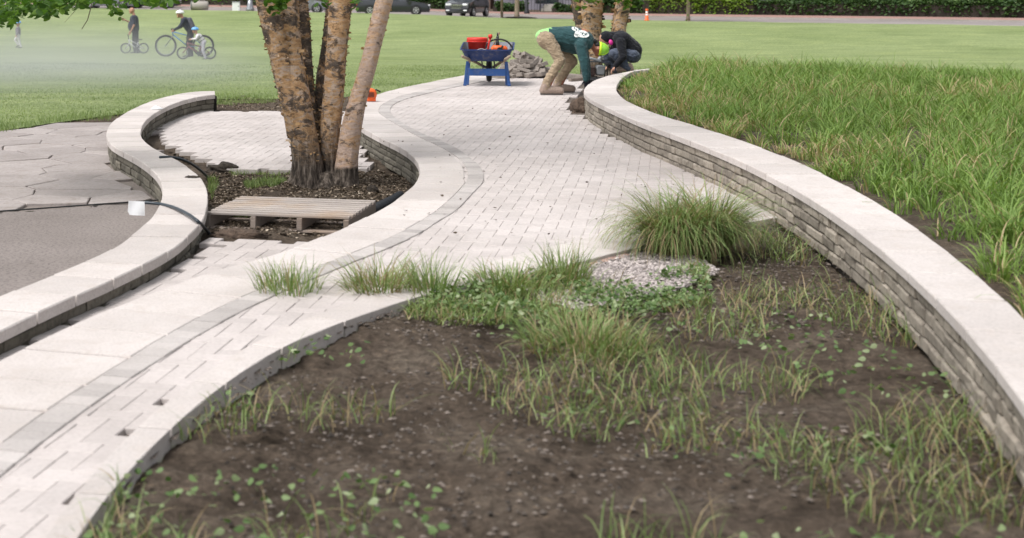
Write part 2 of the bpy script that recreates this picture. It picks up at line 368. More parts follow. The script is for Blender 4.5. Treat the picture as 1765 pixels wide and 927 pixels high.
RC_OUT = [(850, 120.5), (830, 124), (801, 129), (740, 141.5), (700, 149.5), (660, 159), (637, 168), (617, 180), (608, 192), (609, 205), (622, 219), (646, 232), (668, 243), (685, 251), (704, 262), (717, 274), (723, 286), (723.5, 300), (717, 315), (700, 330), (675, 350), (640, 369), (596, 391), (547, 411), (467, 441), (375, 464), (290, 494), (200, 527), (80, 580), (-60, 650), (-250, 760), (-420, 880)]
BR_L = [(860, 129), (845, 132), (809, 139), (761, 149.5), (731, 156), (700, 162.5), (673, 172), (658, 180), (653, 187), (654, 196), (679, 211), (715, 232), (755, 250), (782, 265), (797, 278), (806, 292), (807, 307), (797, 322), (773, 346), (746, 368), (694, 399), (650, 419), (600, 439), (550, 458), (500, 477), (430, 505), (330, 552), (200, 630), (60, 720), (-120, 860), (-260, 990)]
BR_R = [(866, 133), (850, 136.5), (809, 144.5), (765, 153.5), (740, 159.5), (705, 168), (681, 177), (672, 186), (674, 196), (688, 207.5), (715, 224), (746, 236.5), (773, 248), (791, 256.5), (809, 270), (827, 285), (835, 301), (832, 316), (815, 331), (797, 352), (779, 367), (755, 380), (728, 399), (690, 418), (640, 438), (590, 458), (540, 479), (480, 504), (390, 548), (270, 620), (130, 715), (-40, 850), (-170, 980)]
FR_E = [(1420, 362), (1330, 376), (1200, 400), (1130, 417), (1072, 433), (982, 456), (930, 468), (860, 481), (770, 498), (690, 520), (590, 555), (480, 600), (360, 680), (240, 790), (150, 900), (60, 1050)]
FR_I = [(1400, 345), (1320, 354), (1200, 371), (1130, 383), (1057, 399), (990, 416), (930, 430), (882, 441), (830, 456), (770, 470), (700, 490), (600, 522), (510, 556), (410, 605), (300, 680), (190, 780), (100, 890), (0, 1040)]
GW_TOP = [(1120, 117.5), (1100, 120), (1080, 124), (1052, 129), (1026, 137), (1012, 146), (1006, 154), (1007, 162), (1015, 169), (1031, 178), (1065, 193.5), (1104, 211), (1155, 229), (1200, 246), (1260, 270), (1340, 308), (1440, 368), (1560, 460), (1680, 580), (1800, 740), (1950, 1000)]
GW_IN = [(1120, 120), (1100, 121.5), (1088, 124), (1076, 131), (1067, 140), (1062, 150), (1063, 158), (1075, 171), (1104, 185.5), (1142, 199), (1176, 209.5), (1200, 216.5), (1280, 242), (1380, 280), (1500, 340), (1620, 420), (1740, 520), (1860, 650), (2080, 900)]
def crv(pts, z=0.0, it=2): return chaikin([W(x, y, z) for x, y in pts], it)
lwo, lwi = crv(LW_OUT), crv(LW_IN)
rco, brl, brr, fre, fri = crv(RC_OUT), crv(BR_L), crv(BR_R), crv(FR_E), crv(FR_I)
GZ = .28
gwo, gwi = crv(GW_TOP, GZ), crv(GW_IN, GZ)
def mid(a, b):
    da, db = arclen(a), arclen(b); n = 120
    return [sample(a, da, da[-1] * k / n).lerp(sample(b, db, db[-1] * k / n), .5) for k in range(n + 1)]

def strip_slabs(mb, A, B, z0, z1, length, gap=.006, jit=.0015, over=0, bev=.004, skip=None):
    """row of slabs filling the band between curves A and B; joints square to the band"""
    dA, dB = arclen(A), arclen(B)
    Bn = np.array([[p.x, p.y] for p in [sample(B, dB, dB[-1] * k / 800) for k in range(801)]])
    s = 0; cuts = []
    while s < dA[-1]:
        cuts.append(s); s += length * random.uniform(.9, 1.12)
    cuts.append(dA[-1]); last = 0; pr = []
    for c in cuts:
        p = sample(A, dA, c); q = ((Bn - np.array([p.x, p.y])) ** 2).sum(1); lo = last; hi = min(801, last + 90)
        j = lo + int(np.argmin(q[lo:hi])) if last or c > 0 else int(np.argmin(q[:200])); last = j
        pr.append((c, dB[-1] * j / 800))
    for (a0, b0), (a1, b1) in zip(pr[:-1], pr[1:]):
        if b1 - b0 < .02 and a1 - a0 > .3: b1 = b0 + .02
        n = 4; top = []
        g = gap / 2
        pa = [sample(A, dA, a0 + g + (a1 - a0 - 2 * g) * k / n) for k in range(n + 1)]
        pb = [sample(B, dB, b0 + min(g, (b1 - b0) * .2) + (b1 - b0 - 2 * min(g, (b1 - b0) * .2)) * k / n) for k in range(n + 1)]
        ring = pa + pb[::-1]; c = sum(ring, Vector()) / len(ring)
        dz = random.uniform(-jit, jit); tn = random.random()
        r0 = [(p.x, p.y, z0) for p in ring]; r1 = [(p.x, p.y, z1 + dz - bev) for p in ring]
        r2 = []
        for p in ring:
            d = (c - p); d.z = 0; L = max(d.length, 1e-6); q = p + d / L * bev; r2.append((q.x, q.y, z1 + dz))
        m = len(ring); fs = []
        for k in range(m):
            fs += [[k, (k + 1) % m, m + (k + 1) % m, m + k], [m + k, m + (k + 1) % m, 2 * m + (k + 1) % m, 2 * m + k]]
        for k in range(n): fs.append([2 * m + k, 2 * m + k + 1, 2 * m + m - 2 - k, 2 * m + m - 1 - k])
        mb.add(r0 + r1 + r2, fs, tn)
def ensure_normals(o):
    bm = bmesh.new(); bm.from_mesh(o.data); bmesh.ops.recalc_face_normals(bm, faces=bm.faces[:]); bm.to_mesh(o.data); bm.free(); return o
def offset(curve, d):
    out = []
    for i, p in enumerate(curve):
        t = curve[min(i + 1, len(curve) - 1)] - curve[max(i - 1, 0)]; n = Vector((-t.y, t.x, 0)).normalized()
        out.append(p + n * d)
    return out
def wall_courses(mb, C, side, ztop, zbot, ncourse, thick=.1, s0=0, s1=None):
    """courses of split-face blocks along curve C; side=+1/-1 is the visible side"""
    d = arclen(C); s1 = s1 or d[-1]; h = (ztop - zbot) / ncourse
    for k in range(ncourse):
        s = s0 - random.uniform(0, .2); z1 = ztop - k * h; z0 = z1 - h
        while s < s1:
            L = random.choice([.13, .2, .26, .3, .36]) * random.uniform(.9, 1.1); e = min(s + L, s1)
            if e - max(s, s0) > .03:
                a, b = sample(C, d, max(s, s0) + .003), sample(C, d, e - .003); m = sample(C, d, (max(s, s0) + e) / 2)
                t = (b - a).normalized(); n = Vector((-t.y, t.x, 0)) * side; pr = random.uniform(-.006, .01)
                za, zb = z0 + .003, z1 - random.uniform(.002, .006)
                F_ = []; Bk = []
                for q, f in ((a, 0), (m, 1), (b, 0)):
                    F_.append(q + n * (pr + f * random.uniform(.002, .007))); Bk.append(q - n * thick)
                j = lambda: random.uniform(-.003, .003)
                vs = []
                for q in F_: vs += [(q.x - n.x * .006, q.y - n.y * .006, za), (q.x + j(), q.y + j(), za + .01 + j()), (q.x + j(), q.y + j(), zb - .01 + j()), (q.x - n.x * .007, q.y - n.y * .007, zb)]
                for q in Bk: vs += [(q.x, q.y, za), (q.x, q.y, zb)]
                fs = []
                for i in range(2):
                    for r in range(3): fs.append([i * 4 + r, i * 4 + r + 1, (i + 1) * 4 + r + 1, (i + 1) * 4 + r])
                fs += [[3, 13, 15, 7], [7, 15, 17, 11], [0, 4, 14, 12], [4, 8, 16, 14], [0, 12, 13, 3, 2, 1], [8, 9, 10, 11, 17, 16]]
                mb.add(vs, fs)
            s = e if e >= s1 else s + L

def herring(mb, poly, rot, org, wdt=.11, z=0.0, th=.055, gap=.004, keep=None, jit=.0015, shape=1.0):
    ca, sa = math.cos(rot), math.sin(rot)
    xs = [p[0] for p in poly]; ys = [p[1] for p in poly]
    cs = [((x - org[0]) * ca + (y - org[1]) * sa, -(x - org[0]) * sa + (y - org[1]) * ca) for x in (min(xs), max(xs)) for y in (min(ys), max(ys))]
    i0, i1 = int(min(c[0] for c in cs) / wdt) - 2, int(max(c[0] for c in cs) / wdt) + 2
    j0, j1 = int(min(c[1] for c in cs) / wdt) - 2, int(max(c[1] for c in cs) / wdt) + 2
    rec = []
    for i in range(i0, i1):
        for j in range(j0, j1):
            m = (i - j) % 4
            if m == 0: rec.append((i, j, 2, 1))
            elif m == 3: rec.append((i, j, 1, 2))
    rec = np.array(rec, float); g = gap / 2
    u0, v0 = rec[:, 0] * wdt + g, rec[:, 1] * wdt + g; u1, v1 = u0 + rec[:, 2] * wdt - gap, v0 + rec[:, 3] * wdt - gap
    ok = np.ones(len(rec), bool)
    def tw(u, v): return np.stack([org[0] + u * ca - v * sa, org[1] + u * sa + v * ca], 1)
    for u, v in ((u0, v0), (u1, v0), (u1, v1), (u0, v1)): ok &= inpoly(tw(u, v), poly)
    u0, v0, u1, v1 = u0[ok], v0[ok], u1[ok], v1[ok]; n = len(u0); b = .002
    dz = np.random.uniform(-jit, jit, n); tilt = np.random.uniform(-.0012, .0012, (n, 4))
    V = []
    for (uu, vv) in ((u0 - g, v0 - g), (u1 + g, v0 - g), (u1 + g, v1 + g), (u0 - g, v1 + g)): V.append(np.c_[tw(uu, vv), np.full(n, z - th)])
    for (uu, vv) in ((u0 - g, v0 - g), (u1 + g, v0 - g), (u1 + g, v1 + g), (u0 - g, v1 + g)): V.append(np.c_[tw(uu, vv), z - .0048 + 0 * dz])
    for k, (uu, vv) in enumerate(((u0, v0), (u1, v0), (u1, v1), (u0, v1))): V.append(np.c_[tw(uu, vv), z - b * 1.2 + dz + tilt[:, k]])
    for k, (uu, vv) in enumerate(((u0 + b, v0 + b), (u1 - b, v0 + b), (u1 - b, v1 - b), (u0 + b, v1 - b))): V.append(np.c_[tw(uu, vv), z + dz + tilt[:, k]])
    V = np.stack(V, 1).reshape(-1, 3)
    base = (np.arange(n) * 16)[:, None, None]
    q = [[12, 13, 14, 15]] + [[l * 4 + a, l * 4 + (a + 1) % 4, l * 4 + 4 + (a + 1) % 4, l * 4 + 4 + a] for l in range(3) for a in range(4)]
    Fs = (base + np.array(q)[None]).reshape(-1, 4); nb = len(mb.v)
    mb.v += [tuple(v) for v in V.tolist()]; mb.f += [tuple(f) for f in (Fs + nb).tolist()]
    mb.t += np.repeat(np.random.rand(n), 13).tolist()

# ------------------------------------------------------------ ground sheets
YE = lambda X: 98 - .55 * X
def dze(X): return np.interp(X, [-60, -28, 0, 5.5, 11, 21.5, 60], [1.9, 1.96, 2.12, 2.17, 2.36, 2.38, 2.4])
def lawn_z(X, Y):
    X = np.asarray(X, float); Y = np.asarray(Y, float); t = Y / YE(X)
    z = np.interp(t, [.1, .225, .33, .42, .49, .54, .6, .68, .84, .95, 1.0], [-.235, -.245, -.48, -.74, -.93, -1.1, -1.2, -1.2, -.95, -.65, -.5])
    e = 1.65 - dze(X); k = np.clip((t - .68) / .32, 0, 1); k = k * k * (3 - 2 * k)
    return z * (1 - k) + e * k
mk('ground', [(-1500, -300, -1.9), (1500, -300, -1.9), (1500, 2500, -1.9), (-1500, 2500, -1.9)], [(0, 1, 2, 3)], M['lawn'])['kind'] = 'structure'
# lawn: starts behind the pit, the flagstones and the path
LE = [W(-500, 262, -.24), W(-200, 238, -.24), W(0, 229, -.24), W(45, 222, -.24), W(95, 210, -.24), W(185, 207, -.24), W(235, 190, -.24), W(330, 168, -.24), W(480, 168, -.24), W(600, 164, -.24), W(660, 161, -.24), W(740, 144, -.24), W(801, 132, -.24), W(870, 121, -.24), W(1100, 117, -.24), W(1250, 112, -.24), W(1500, 108, -.24), W(2200, 104, -.24)]
far = [(x, YE(x)) for x in (75, 40, 21, 11, 5, 0, -15, -30, -60, -85)]
lawnpoly = [(p.x, p.y) for p in LE] + far
xs = []
nu, nv = 220, 200
# lawn as a warped grid between its near edge and the street
ex = np.linspace(-85, 75, nu); le = sorted([(p.x, p.y) for p in LE]); 
nearY = np.interp(ex, [p[0] for p in le], [p[1] for p in le])
V = []
for j in range(nv):
    t = (j / (nv - 1)) ** 1.6; Y = nearY * (1 - t) + YE(ex) * t
    z = lawn_z(ex, Y) + (vnoise(ex, Y, 2.0, 3) - .5) * .03 * min(1, j / 10)
    V += np.stack([ex, Y, z], 1).tolist()
Fq = [(j * nu + i, j * nu + i + 1, (j + 1) * nu + i + 1, (j + 1) * nu + i) for j in range(nv - 1) for i in range(nu - 1)]
mk('lawn', V, Fq, M['lawn'], smooth=True)['kind'] = 'structure'
# tree pit soil
lm = mid(lwo, lwi)
rin = offset(rco, 0.12)
pit = [(p.x, p.y) for p in lwi[3:]] + [(p.x, p.y) for p in rco[::-1][:-40]]
def soil_z(X, Y):
    n = (vnoise(X, Y, .9, 1) - .5) * .07 + (vnoise(X, Y, .25, 2) - .5) * .05 + (vnoise(X, Y, .08, 5) - .5) * .03
    r = np.hypot(X + .2, (Y - 12.9)) ; mound = .06 * np.exp(-(r / .7) ** 2)
    k = np.clip((12.3 - Y) / 1.6, 0, 1); k = k * k * (3 - 2 * k)
    return ZS + n * .9 + mound * (1 - k) + .12 * k
pitpoly = [(p.x, p.y) for p in offset(lwi, 0)] + [(p.x - 0, p.y) for p in rco[::-1]]
x0, x1 = -5.5, 2.2
class _: pass
lwc = [(p.x, p.y) for p in mid(lwo, lwi)]; rcc = [(p.x, p.y) for p in rin]
k_end = next(i for i, p in enumerate(rco) if p.y < W(637, 168, 0).y + .01 and i > 3)
soilpoly = [(p[0], p[1]) for p in lwc] + rcc[::-1][:len(rcc) - k_end] + [(W(620, 163, -.25).x, W(620, 163, -.25).y), (W(480, 165, -.25).x, W(480, 165, -.25).y), (W(371, 162, -.25).x, W(371, 160, -.25).y)]
grid('pit_soil', soilpoly, .035, soil_z, M['soil'])['kind'] = 'structure'
# asphalt and flagstones, left of the low wall
asl = W(0, 363, ZP), W(272, 344, ZP)
adir = (asl[1] - asl[0]).normalized()
def below(p): return (p - asl[0]).cross(adir).z
lc = mid(lwo, lwi)
leftpoly = [(p.x, p.y) for p in lc if p.y < asl[1].y + .6] + [(-6, 2.5), (-14, 2.5), (asl[0].x - adir.x * 9, asl[0].y - adir.y * 9)] + [(asl[1].x + .15, asl[1].y)]
grid('asphalt_path', leftpoly, .12, lambda X, Y: ZP - .012 + (vnoise(X, Y, 1.5, 8) - .5) * .012, M['asphalt'])['kind'] = 'structure'
M2 = MB(); M2.tube([asl[0] - adir * 9 + Vector((0, 0, -.004)), asl[1] + adir * .1 + Vector((0, 0, -.004))], .007, 6)
# irregular slabs
grid('soil_apron', [(-16, 12), (-2.2, 12), (-2.2, 22.5), (-16, 22.5)], .2, lambda X, Y: -.262 + (vnoise(X, Y, .5, 41) - .5) * .01, M['soil'])['kind'] = 'structure'
flagpoly = [(p.x, p.y) for p in lc if asl[1].y - .2 < p.y < 17.9] 
flagpoly = sorted(flagpoly, key=lambda q: q[1])
tl = [W(185, 209, ZP), W(100, 213, ZP), W(75, 220, ZP), W(40, 226, ZP), W(0, 231, ZP), W(-250, 245, ZP), W(-600, 270, ZP)]
jp = [(p[0], p[1]) for p in flagpoly] + [(p.x, p.y) for p in tl] + [(asl[0].x - adir.x * 9, asl[0].y - adir.y * 9), (asl[1].x, asl[1].y)]
grid('flagstone_bed', jp, .08, lambda X, Y: ZP - .022 + 0 * X, M['joint'])['kind'] = 'structure'
rs = np.random.RandomState(4); seeds = []
tries = 0
while len(seeds) < 330 and tries < 20000:
    tries += 1; q = np.array([rs.uniform(-12, -1), rs.uniform(10, 19.5)])
    md = rs.choice([.3, .42, .6])
    if all(((q - s) * np.array([.55, 1.3])) @ ((q - s) * np.array([.55, 1.3])) > md ** 2 for s in seeds): seeds.append(q)
def clip(poly, n, d):
    out = []
    for i in range(len(poly)):
        a, b = poly[i], poly[(i + 1) % len(poly)]; fa, fb = a @ n - d, b @ n - d
        if fa <= 0: out.append(a)
        if (fa < 0) != (fb < 0) and fa != fb: out.append(a + (b - a) * (fa / (fa - fb)))
    return out
fl = MB(); an = np.array([adir.y, -adir.x]); ad = float(np.array([asl[0].x, asl[0].y]) @ an)
for i, s in enumerate(seeds):
    if not inpoly([s], jp)[0]: continue
    poly = [s + np.array(c) * 1.8 for c in ((-1, -1), (1, -1), (1, 1), (-1, 1))]
    for j, q in enumerate(seeds):
        if i == j or (q - s) @ (q - s) > 6: continue
        n = (q - s) / np.linalg.norm(q - s); poly = clip(poly, n, ((q + s) / 2) @ n - rs.choice([.004, .006, .012]))
        if len(poly) < 3: break
    if len(poly) < 3: continue
    poly = clip(poly, an, ad - .015)
    if len(poly) < 3: continue
    # wobble edges
    ring = []
    for a, b in zip(poly, poly[1:] + poly[:1]):
        L = np.linalg.norm(b - a); k = max(1, int(L / .12))
        for u in range(k):
            p = a + (b - a) * u / k
            ring.append(p + (rs.rand(2) - .5) * (.014 if u else 0.006))
    c = sum(ring) / len(ring); m = len(ring); dz = rs.uniform(-.004, .005); tn = rs.rand()
    r0 = [(p[0], p[1], ZP - .03) for p in ring]; r1 = [(p[0], p[1], ZP + dz - .005) for p in ring]
    r2 = [tuple((p + (c - p) / np.linalg.norm(c - p) * .008).tolist()) + (ZP + dz,) for p in ring]
    fs = [list(range(2 * m, 3 * m))]
    for k in range(m): fs += [[k, (k + 1) % m, m + (k + 1) % m, m + k], [m + k, m + (k + 1) % m, 2 * m + (k + 1) % m, 2 * m + k]]
    fl.add(r0 + r1 + r2, fs, tn)
fo = fl.build('flagstone_patio', M['flag']); fo['kind'] = 'structure'
M2.build('expansion_joint', M['rubber'])['kind'] = 'structure'
# path base and herringbone pavers
pbase = [(p.x, p.y) for p in offset(rco, -.06)] + [(p.x, p.y) for p in fre[::-1]] + [(W(1500, 420, 0).x, W(1500, 420, 0).y), (W(1330, 330, 0).x, W(1330, 330, 0).y)]
gb = [W(x, y, 0) for x, y in [(1205, 290), (1104, 245), (1031, 208), (1020, 190), (1050, 150), (1140, 131), (1140, 125)]]
pbase = [(p.x, p.y) for p in rin[10:]] + [(p.x, p.y) for p in fre[::-1]] + [(p.x, p.y) for p in (W(1420, 340, 0), W(1300, 330, 0))] + [(p.x, p.y) for p in gb]
grid('path_base', pbase, .05, lambda X, Y: -.032 + (vnoise(X, Y, .12, 4) - .5) * .02, M['sand'])['kind'] = 'structure'
brm = [(p.x, p.y) for p in mid(brl, brr)]; frm = [(p.x, p.y) for p in mid(fri, fre)]
gwb = [Vector((p.x, p.y, 0)) for p in gwo]
gwb_off = offset(gwb, .0)
# right hand limit: a little in front of the raised planter wall, hence the saw-tooth edge
rl = [(W(x, y, 0).x, W(x, y, 0).y) for x, y in [(1010, 136.5), (1004, 160), (985, 172), (988, 190), (1014, 198), (1038, 211), (1050, 226), (1072, 238), (1116, 252), (1158, 267), (1196, 284), (1222, 298), (1300, 332), (1440, 385)]]
pathpoly = brm + frm[::-1][0:] + rl[::-1]
fx = [p for p in frm]
pathpoly = [(p.x, p.y) for p in offset(brl, -.14)] + [(p.x, p.y) for p in offset(fre, -.005)][::-1] + list(reversed(rl))
pv = MB(); herring(pv, pathpoly, R(-13), (0, 5), .095, -.008, .05, .003)
pv.build('paver_path', M['paver'])['kind'] = 'structure'
# lower pavers in the pit
lin = offset(lwi, 0)
P1 = [(W(x, y, ZP).x, W(x, y, ZP).y) for x, y in [(640, 192), (600, 191.5), (490, 191), (300, 190), (282, 191), (270, 203), (265, 214), (262, 228), (267, 241), (286, 252), (310, 262), (326, 271), (345, 281), (356, 291), (420, 293), (520, 296), (600, 298), (650, 292), (640, 262), (622, 240), (612, 215)]]
P2 = [(W(x, y, ZQ).x, W(x, y, ZQ).y) for x, y in [(350, 409), (420, 410.5), (480, 411.5), (600, 414), (560, 440), (450, 500), (350, 545), (120, 660), (-200, 860), (-330, 830), (-60, 645), (60, 560), (145, 520), (190, 500), (240, 478), (284, 456), (324, 432), (347, 417)]]
pv = MB(); herring(pv, P1, R(-9), (-1, 10), .108, ZP, .05); herring(pv, P2, R(-13), (-1.1, 10.05), .105, ZQ, .04)
pv.build('lower_pavers', M['paver'])['kind'] = 'structure'
# gravel bed under the lower pavers
grid('gravel_base', P1, .06, lambda X, Y: ZP - .046 + 0 * X, M['soil'])['kind'] = 'structure'
grid('gravel_base', P2, .06, lambda X, Y: ZQ - .034 + 0 * X, M['sand'])['kind'] = 'structure'
# soldier course between cap slabs and pavers, slabs along the front edge
bo = MB(); strip_slabs(bo, brl, brr, -.05, .0, .105, .005, .002, bev=.003)
ensure_normals(bo.build('paver_border', M['border']))['kind'] = 'structure'
fo2 = MB(); strip_slabs(fo2, fre, fri, -.10, .002, .6, .014, .001)
ensure_normals(fo2.build('path_edging', M['cap']))['kind'] = 'structure'

# ------------------------------------------------------------ walls
def wall(name, label, A, B, ztop, zbot, faces, mat, n=3, capth=.06, slab=.42):
    t = empty(name, (A[0].x, A[0].y, zbot), 0, label, 'wall')
    off = Vector((A[0].x, A[0].y, zbot))
    mb = MB(); strip_slabs(mb, A, B, ztop - capth, ztop, slab, .018, .003, bev=.007)
    o = ensure_normals(mb.build('cap', M['cap'], t)); o.location = -off
    f = MB()
    for C, side in faces: wall_courses(f, C, side, ztop - capth - .001, zbot, n)
    o = ensure_normals(f.build('stone_face', mat, t)); o.location = -off
    # solid core
    c = MB(); a = faces[0][0]; 
    for C, side in faces:
        I = offset(C, -side * .04); J = offset(C, -side * .12)
        vs = []
        for p, q in zip(I, J): vs += [(p.x, p.y, zbot - .1), (p.x, p.y, ztop - capth - .004), (q.x, q.y, ztop - capth - .004), (q.x, q.y, zbot - .1)]
        fs = []
        for i in range(len(I) - 1):
            for k in range(4): fs.append([i * 4 + k, i * 4 + (k + 1) % 4, (i + 1) * 4 + (k + 1) % 4, (i + 1) * 4 + k])
        c.add(vs, fs)
    o = c.build('core', M['core'], t); o.location = -off
    return t
wall('curved_wall', 'low curved stone wall with pale cap slabs between the flagstones and the tree pit', lwo, lwi, 0, ZS + .02,
     [(offset(lwo, .025), -1), (offset(lwi, -.025), 1)], M['wallblock'])
brc = [p + (Vector((-.03, 0, 0)) if 11.6 < p.y < 13.4 else Vector((-.008, 0, 0)) if 13.4 <= p.y < 17 else Vector((-.002, 0, 0))) for p in brl]
wall('retaining_wall', 'winding stone retaining wall with wide pale cap between the tree pit and the paved path', rco, brc, 0, ZS + .0,
     [(offset(rco, .025), -1)], M['wallblock'], 4)
GB = 0.0
wall('planter_wall', 'raised pale stone wall curving round the grass bed on the right', gwo, gwi, GZ, -.04,
     [(offset(gwo, .02), -1)], M['wallblockR'], 4, .05, .55)

# ------------------------------------------------------------ vegetation helpers
def blades(name, P, L, bend, wid, mat, lean=.5, seg=4, tones=None, parent=None, dirs=None, droop=1.0):
    """curved grass ribbons; P (n,3) roots, L lengths"""
    n = len(P); P = np.asarray(P, float); L = np.broadcast_to(L, (n,)).astype(float)
    az = np.random.uniform(0, 2 * np.pi, n) if dirs is None else dirs
    b = np.random.uniform(.4, 1, n) * bend; th0 = np.random.uniform(0, lean, n)
    d = np.stack([np.cos(az), np.sin(az)], 1); side = np.stack([-d[:, 1], d[:, 0]], 1)
    tw = np.random.uniform(-.9, .9, n); sd = side * np.cos(tw)[:, None] + d * np.sin(tw)[:, None]
    V = np.zeros((n, (seg + 1) * 2, 3)); pos = P.copy(); th = th0.copy()
    wd = np.broadcast_to(wid, (n,)) * np.random.uniform(.7, 1.2, n)
    for k in range(seg + 1):
        t = k / seg; w_ = wd * (1 - t ** 2 * .92) / 2
        V[:, 2 * k, :2] = pos[:, :2] - sd * w_[:, None]; V[:, 2 * k + 1, :2] = pos[:, :2] + sd * w_[:, None]
        V[:, 2 * k, 2] = pos[:, 2]; V[:, 2 * k + 1, 2] = pos[:, 2]
        st = L / seg
        pos = pos + np.c_[d * (np.sin(th) * st)[:, None], np.cos(th) * st]; th = th + b / seg * (1 + droop * t)
    Fs = (np.arange(n)[:, None, None] * (seg + 1) * 2 + np.array([[2 * k, 2 * k + 1, 2 * k + 3, 2 * k + 2] for k in range(seg)])[None]).reshape(-1, 4)
    tn = np.random.rand(n) if tones is None else tones
    me = bpy.data.meshes.new(name); V = V.reshape(-1, 3); nf = len(Fs)
    me.vertices.add(len(V)); me.vertices.foreach_set('co', V.ravel()); me.loops.add(nf * 4); me.loops.foreach_set('vertex_index', Fs.ravel().astype(np.int32))
    me.polygons.add(nf); me.polygons.foreach_set('loop_start', np.arange(nf, dtype=np.int32) * 4)
    a = me.attributes.new('tone', 'FLOAT', 'FACE'); a.data.foreach_set('value', np.repeat(tn, seg).astype(np.float32))
    me.materials.append(mat); me.update(calc_edges=True); me.polygons.foreach_set('use_smooth', [True] * nf)
    o = bpy.data.objects.new(name, me); COL.objects.link(o)
    if parent: o.parent = parent
    return o
LEAF = np.array([(0, 0, 0), (.28, .22, .05), (.30, .5, .06), (.16, .8, .02), (0, 1, -.06), (-.16, .8, .02), (-.30, .5, .06), (-.28, .22, .05)], float)
def leaves(name, P, size, mat, parent=None, tones=None, hang=.6, loc=None):
    n = len(P); P = np.asarray(P, float)
    az = np.random.uniform(0, 2 * np.pi, n); el = np.random.uniform(-1.4, .5, n) * hang; ro = np.random.uniform(-1.2, 1.2, n)
    y = np.stack([np.cos(az) * np.cos(el), np.sin(az) * np.cos(el), np.sin(el)], 1)
    x = np.stack([-np.sin(az), np.cos(az), np.zeros(n)], 1); z = np.cross(x, y)
    x2 = x * np.cos(ro)[:, None] + z * np.sin(ro)[:, None]; z2 = np.cross(x2, y)
    s = np.random.uniform(.6, 1.15, n) * size
    V = P[:, None] + s[:, None, None] * (LEAF[None, :, 0, None] * x2[:, None] + LEAF[None, :, 1, None] * y[:, None] + LEAF[None, :, 2, None] * z2[:, None])
    V = V.reshape(-1, 3); Fs = (np.arange(n)[:, None, None] * 8 + np.array([[0, 1, 2, 3], [0, 3, 4, 5], [0, 5, 6, 7]])[None]).reshape(-1, 4); nf = len(Fs)
    tn = np.random.rand(n) if tones is None else tones
    me = bpy.data.meshes.new(name); me.vertices.add(len(V)); me.vertices.foreach_set('co', V.ravel()); me.loops.add(nf * 4)
    me.loops.foreach_set('vertex_index', Fs.ravel().astype(np.int32)); me.polygons.add(nf); me.polygons.foreach_set('loop_start', np.arange(nf, dtype=np.int32) * 4)
    a = me.attributes.new('tone', 'FLOAT', 'FACE'); a.data.foreach_set('value', np.repeat(tn, 3).astype(np.float32)); me.materials.append(mat); me.update(calc_edges=True)
    o = bpy.data.objects.new(name, me); COL.objects.link(o)
    if parent: o.parent = parent
    if loc is not None: o.location = loc
    return o
def scatter_px(n, poly, z, dens_far=True):
    """random ground points inside a photo-pixel polygon at height z (area uniform)"""
    q = [W(x, y, z) for x, y in poly]; pl = [(p.x, p.y) for p in q]
    xs = [p[0] for p in pl]; ys = [p[1] for p in pl]; out = []
    while sum(len(o) for o in out) < n:
        c = np.random.rand(n * 3, 2) * [max(xs) - min(xs), max(ys) - min(ys)] + [min(xs), min(ys)]
        out.append(c[inpoly(c, pl)])
    c = np.concatenate(out)[:n]; return c

# lawn blades where the lawn is near enough to show them
def lawn_blades():
    n = 190000
    le_x = np.array([p[0] for p in le]); le_y = np.array([p[1] for p in le])
    Y = 14 + 26 * np.random.rand(n) ** 1.35; X = np.random.uniform(-.30, .50, n) * Y
    ny = np.interp(X, le_x, le_y); ok = Y > ny - .03 + (vnoise(X, Y, .3, 9) - .5) * .25
    X, Y = X[ok], Y[ok]; ny = ny[ok]; z = lawn_z(X, Y)
    edge = np.exp(-((Y - ny) / 1.0) ** 2)
    L = np.random.uniform(.03, .07, len(X)) * (1 + .7 * edge * (X < -2))
    L *= np.where(edge > .3, 1, .6)
    tn = np.clip(vnoise(X, Y, 1.2, 11) * .5 + np.random.rand(len(X)) * .5, 0, 1)
    o = blades('lawn_grass_blades', np.c_[X, Y, z - .005], L, 1.0, .005 + .00013 * Y, M['blade'], .6, 2, tn)
    o['kind'] = 'stuff'
lawn_blades()

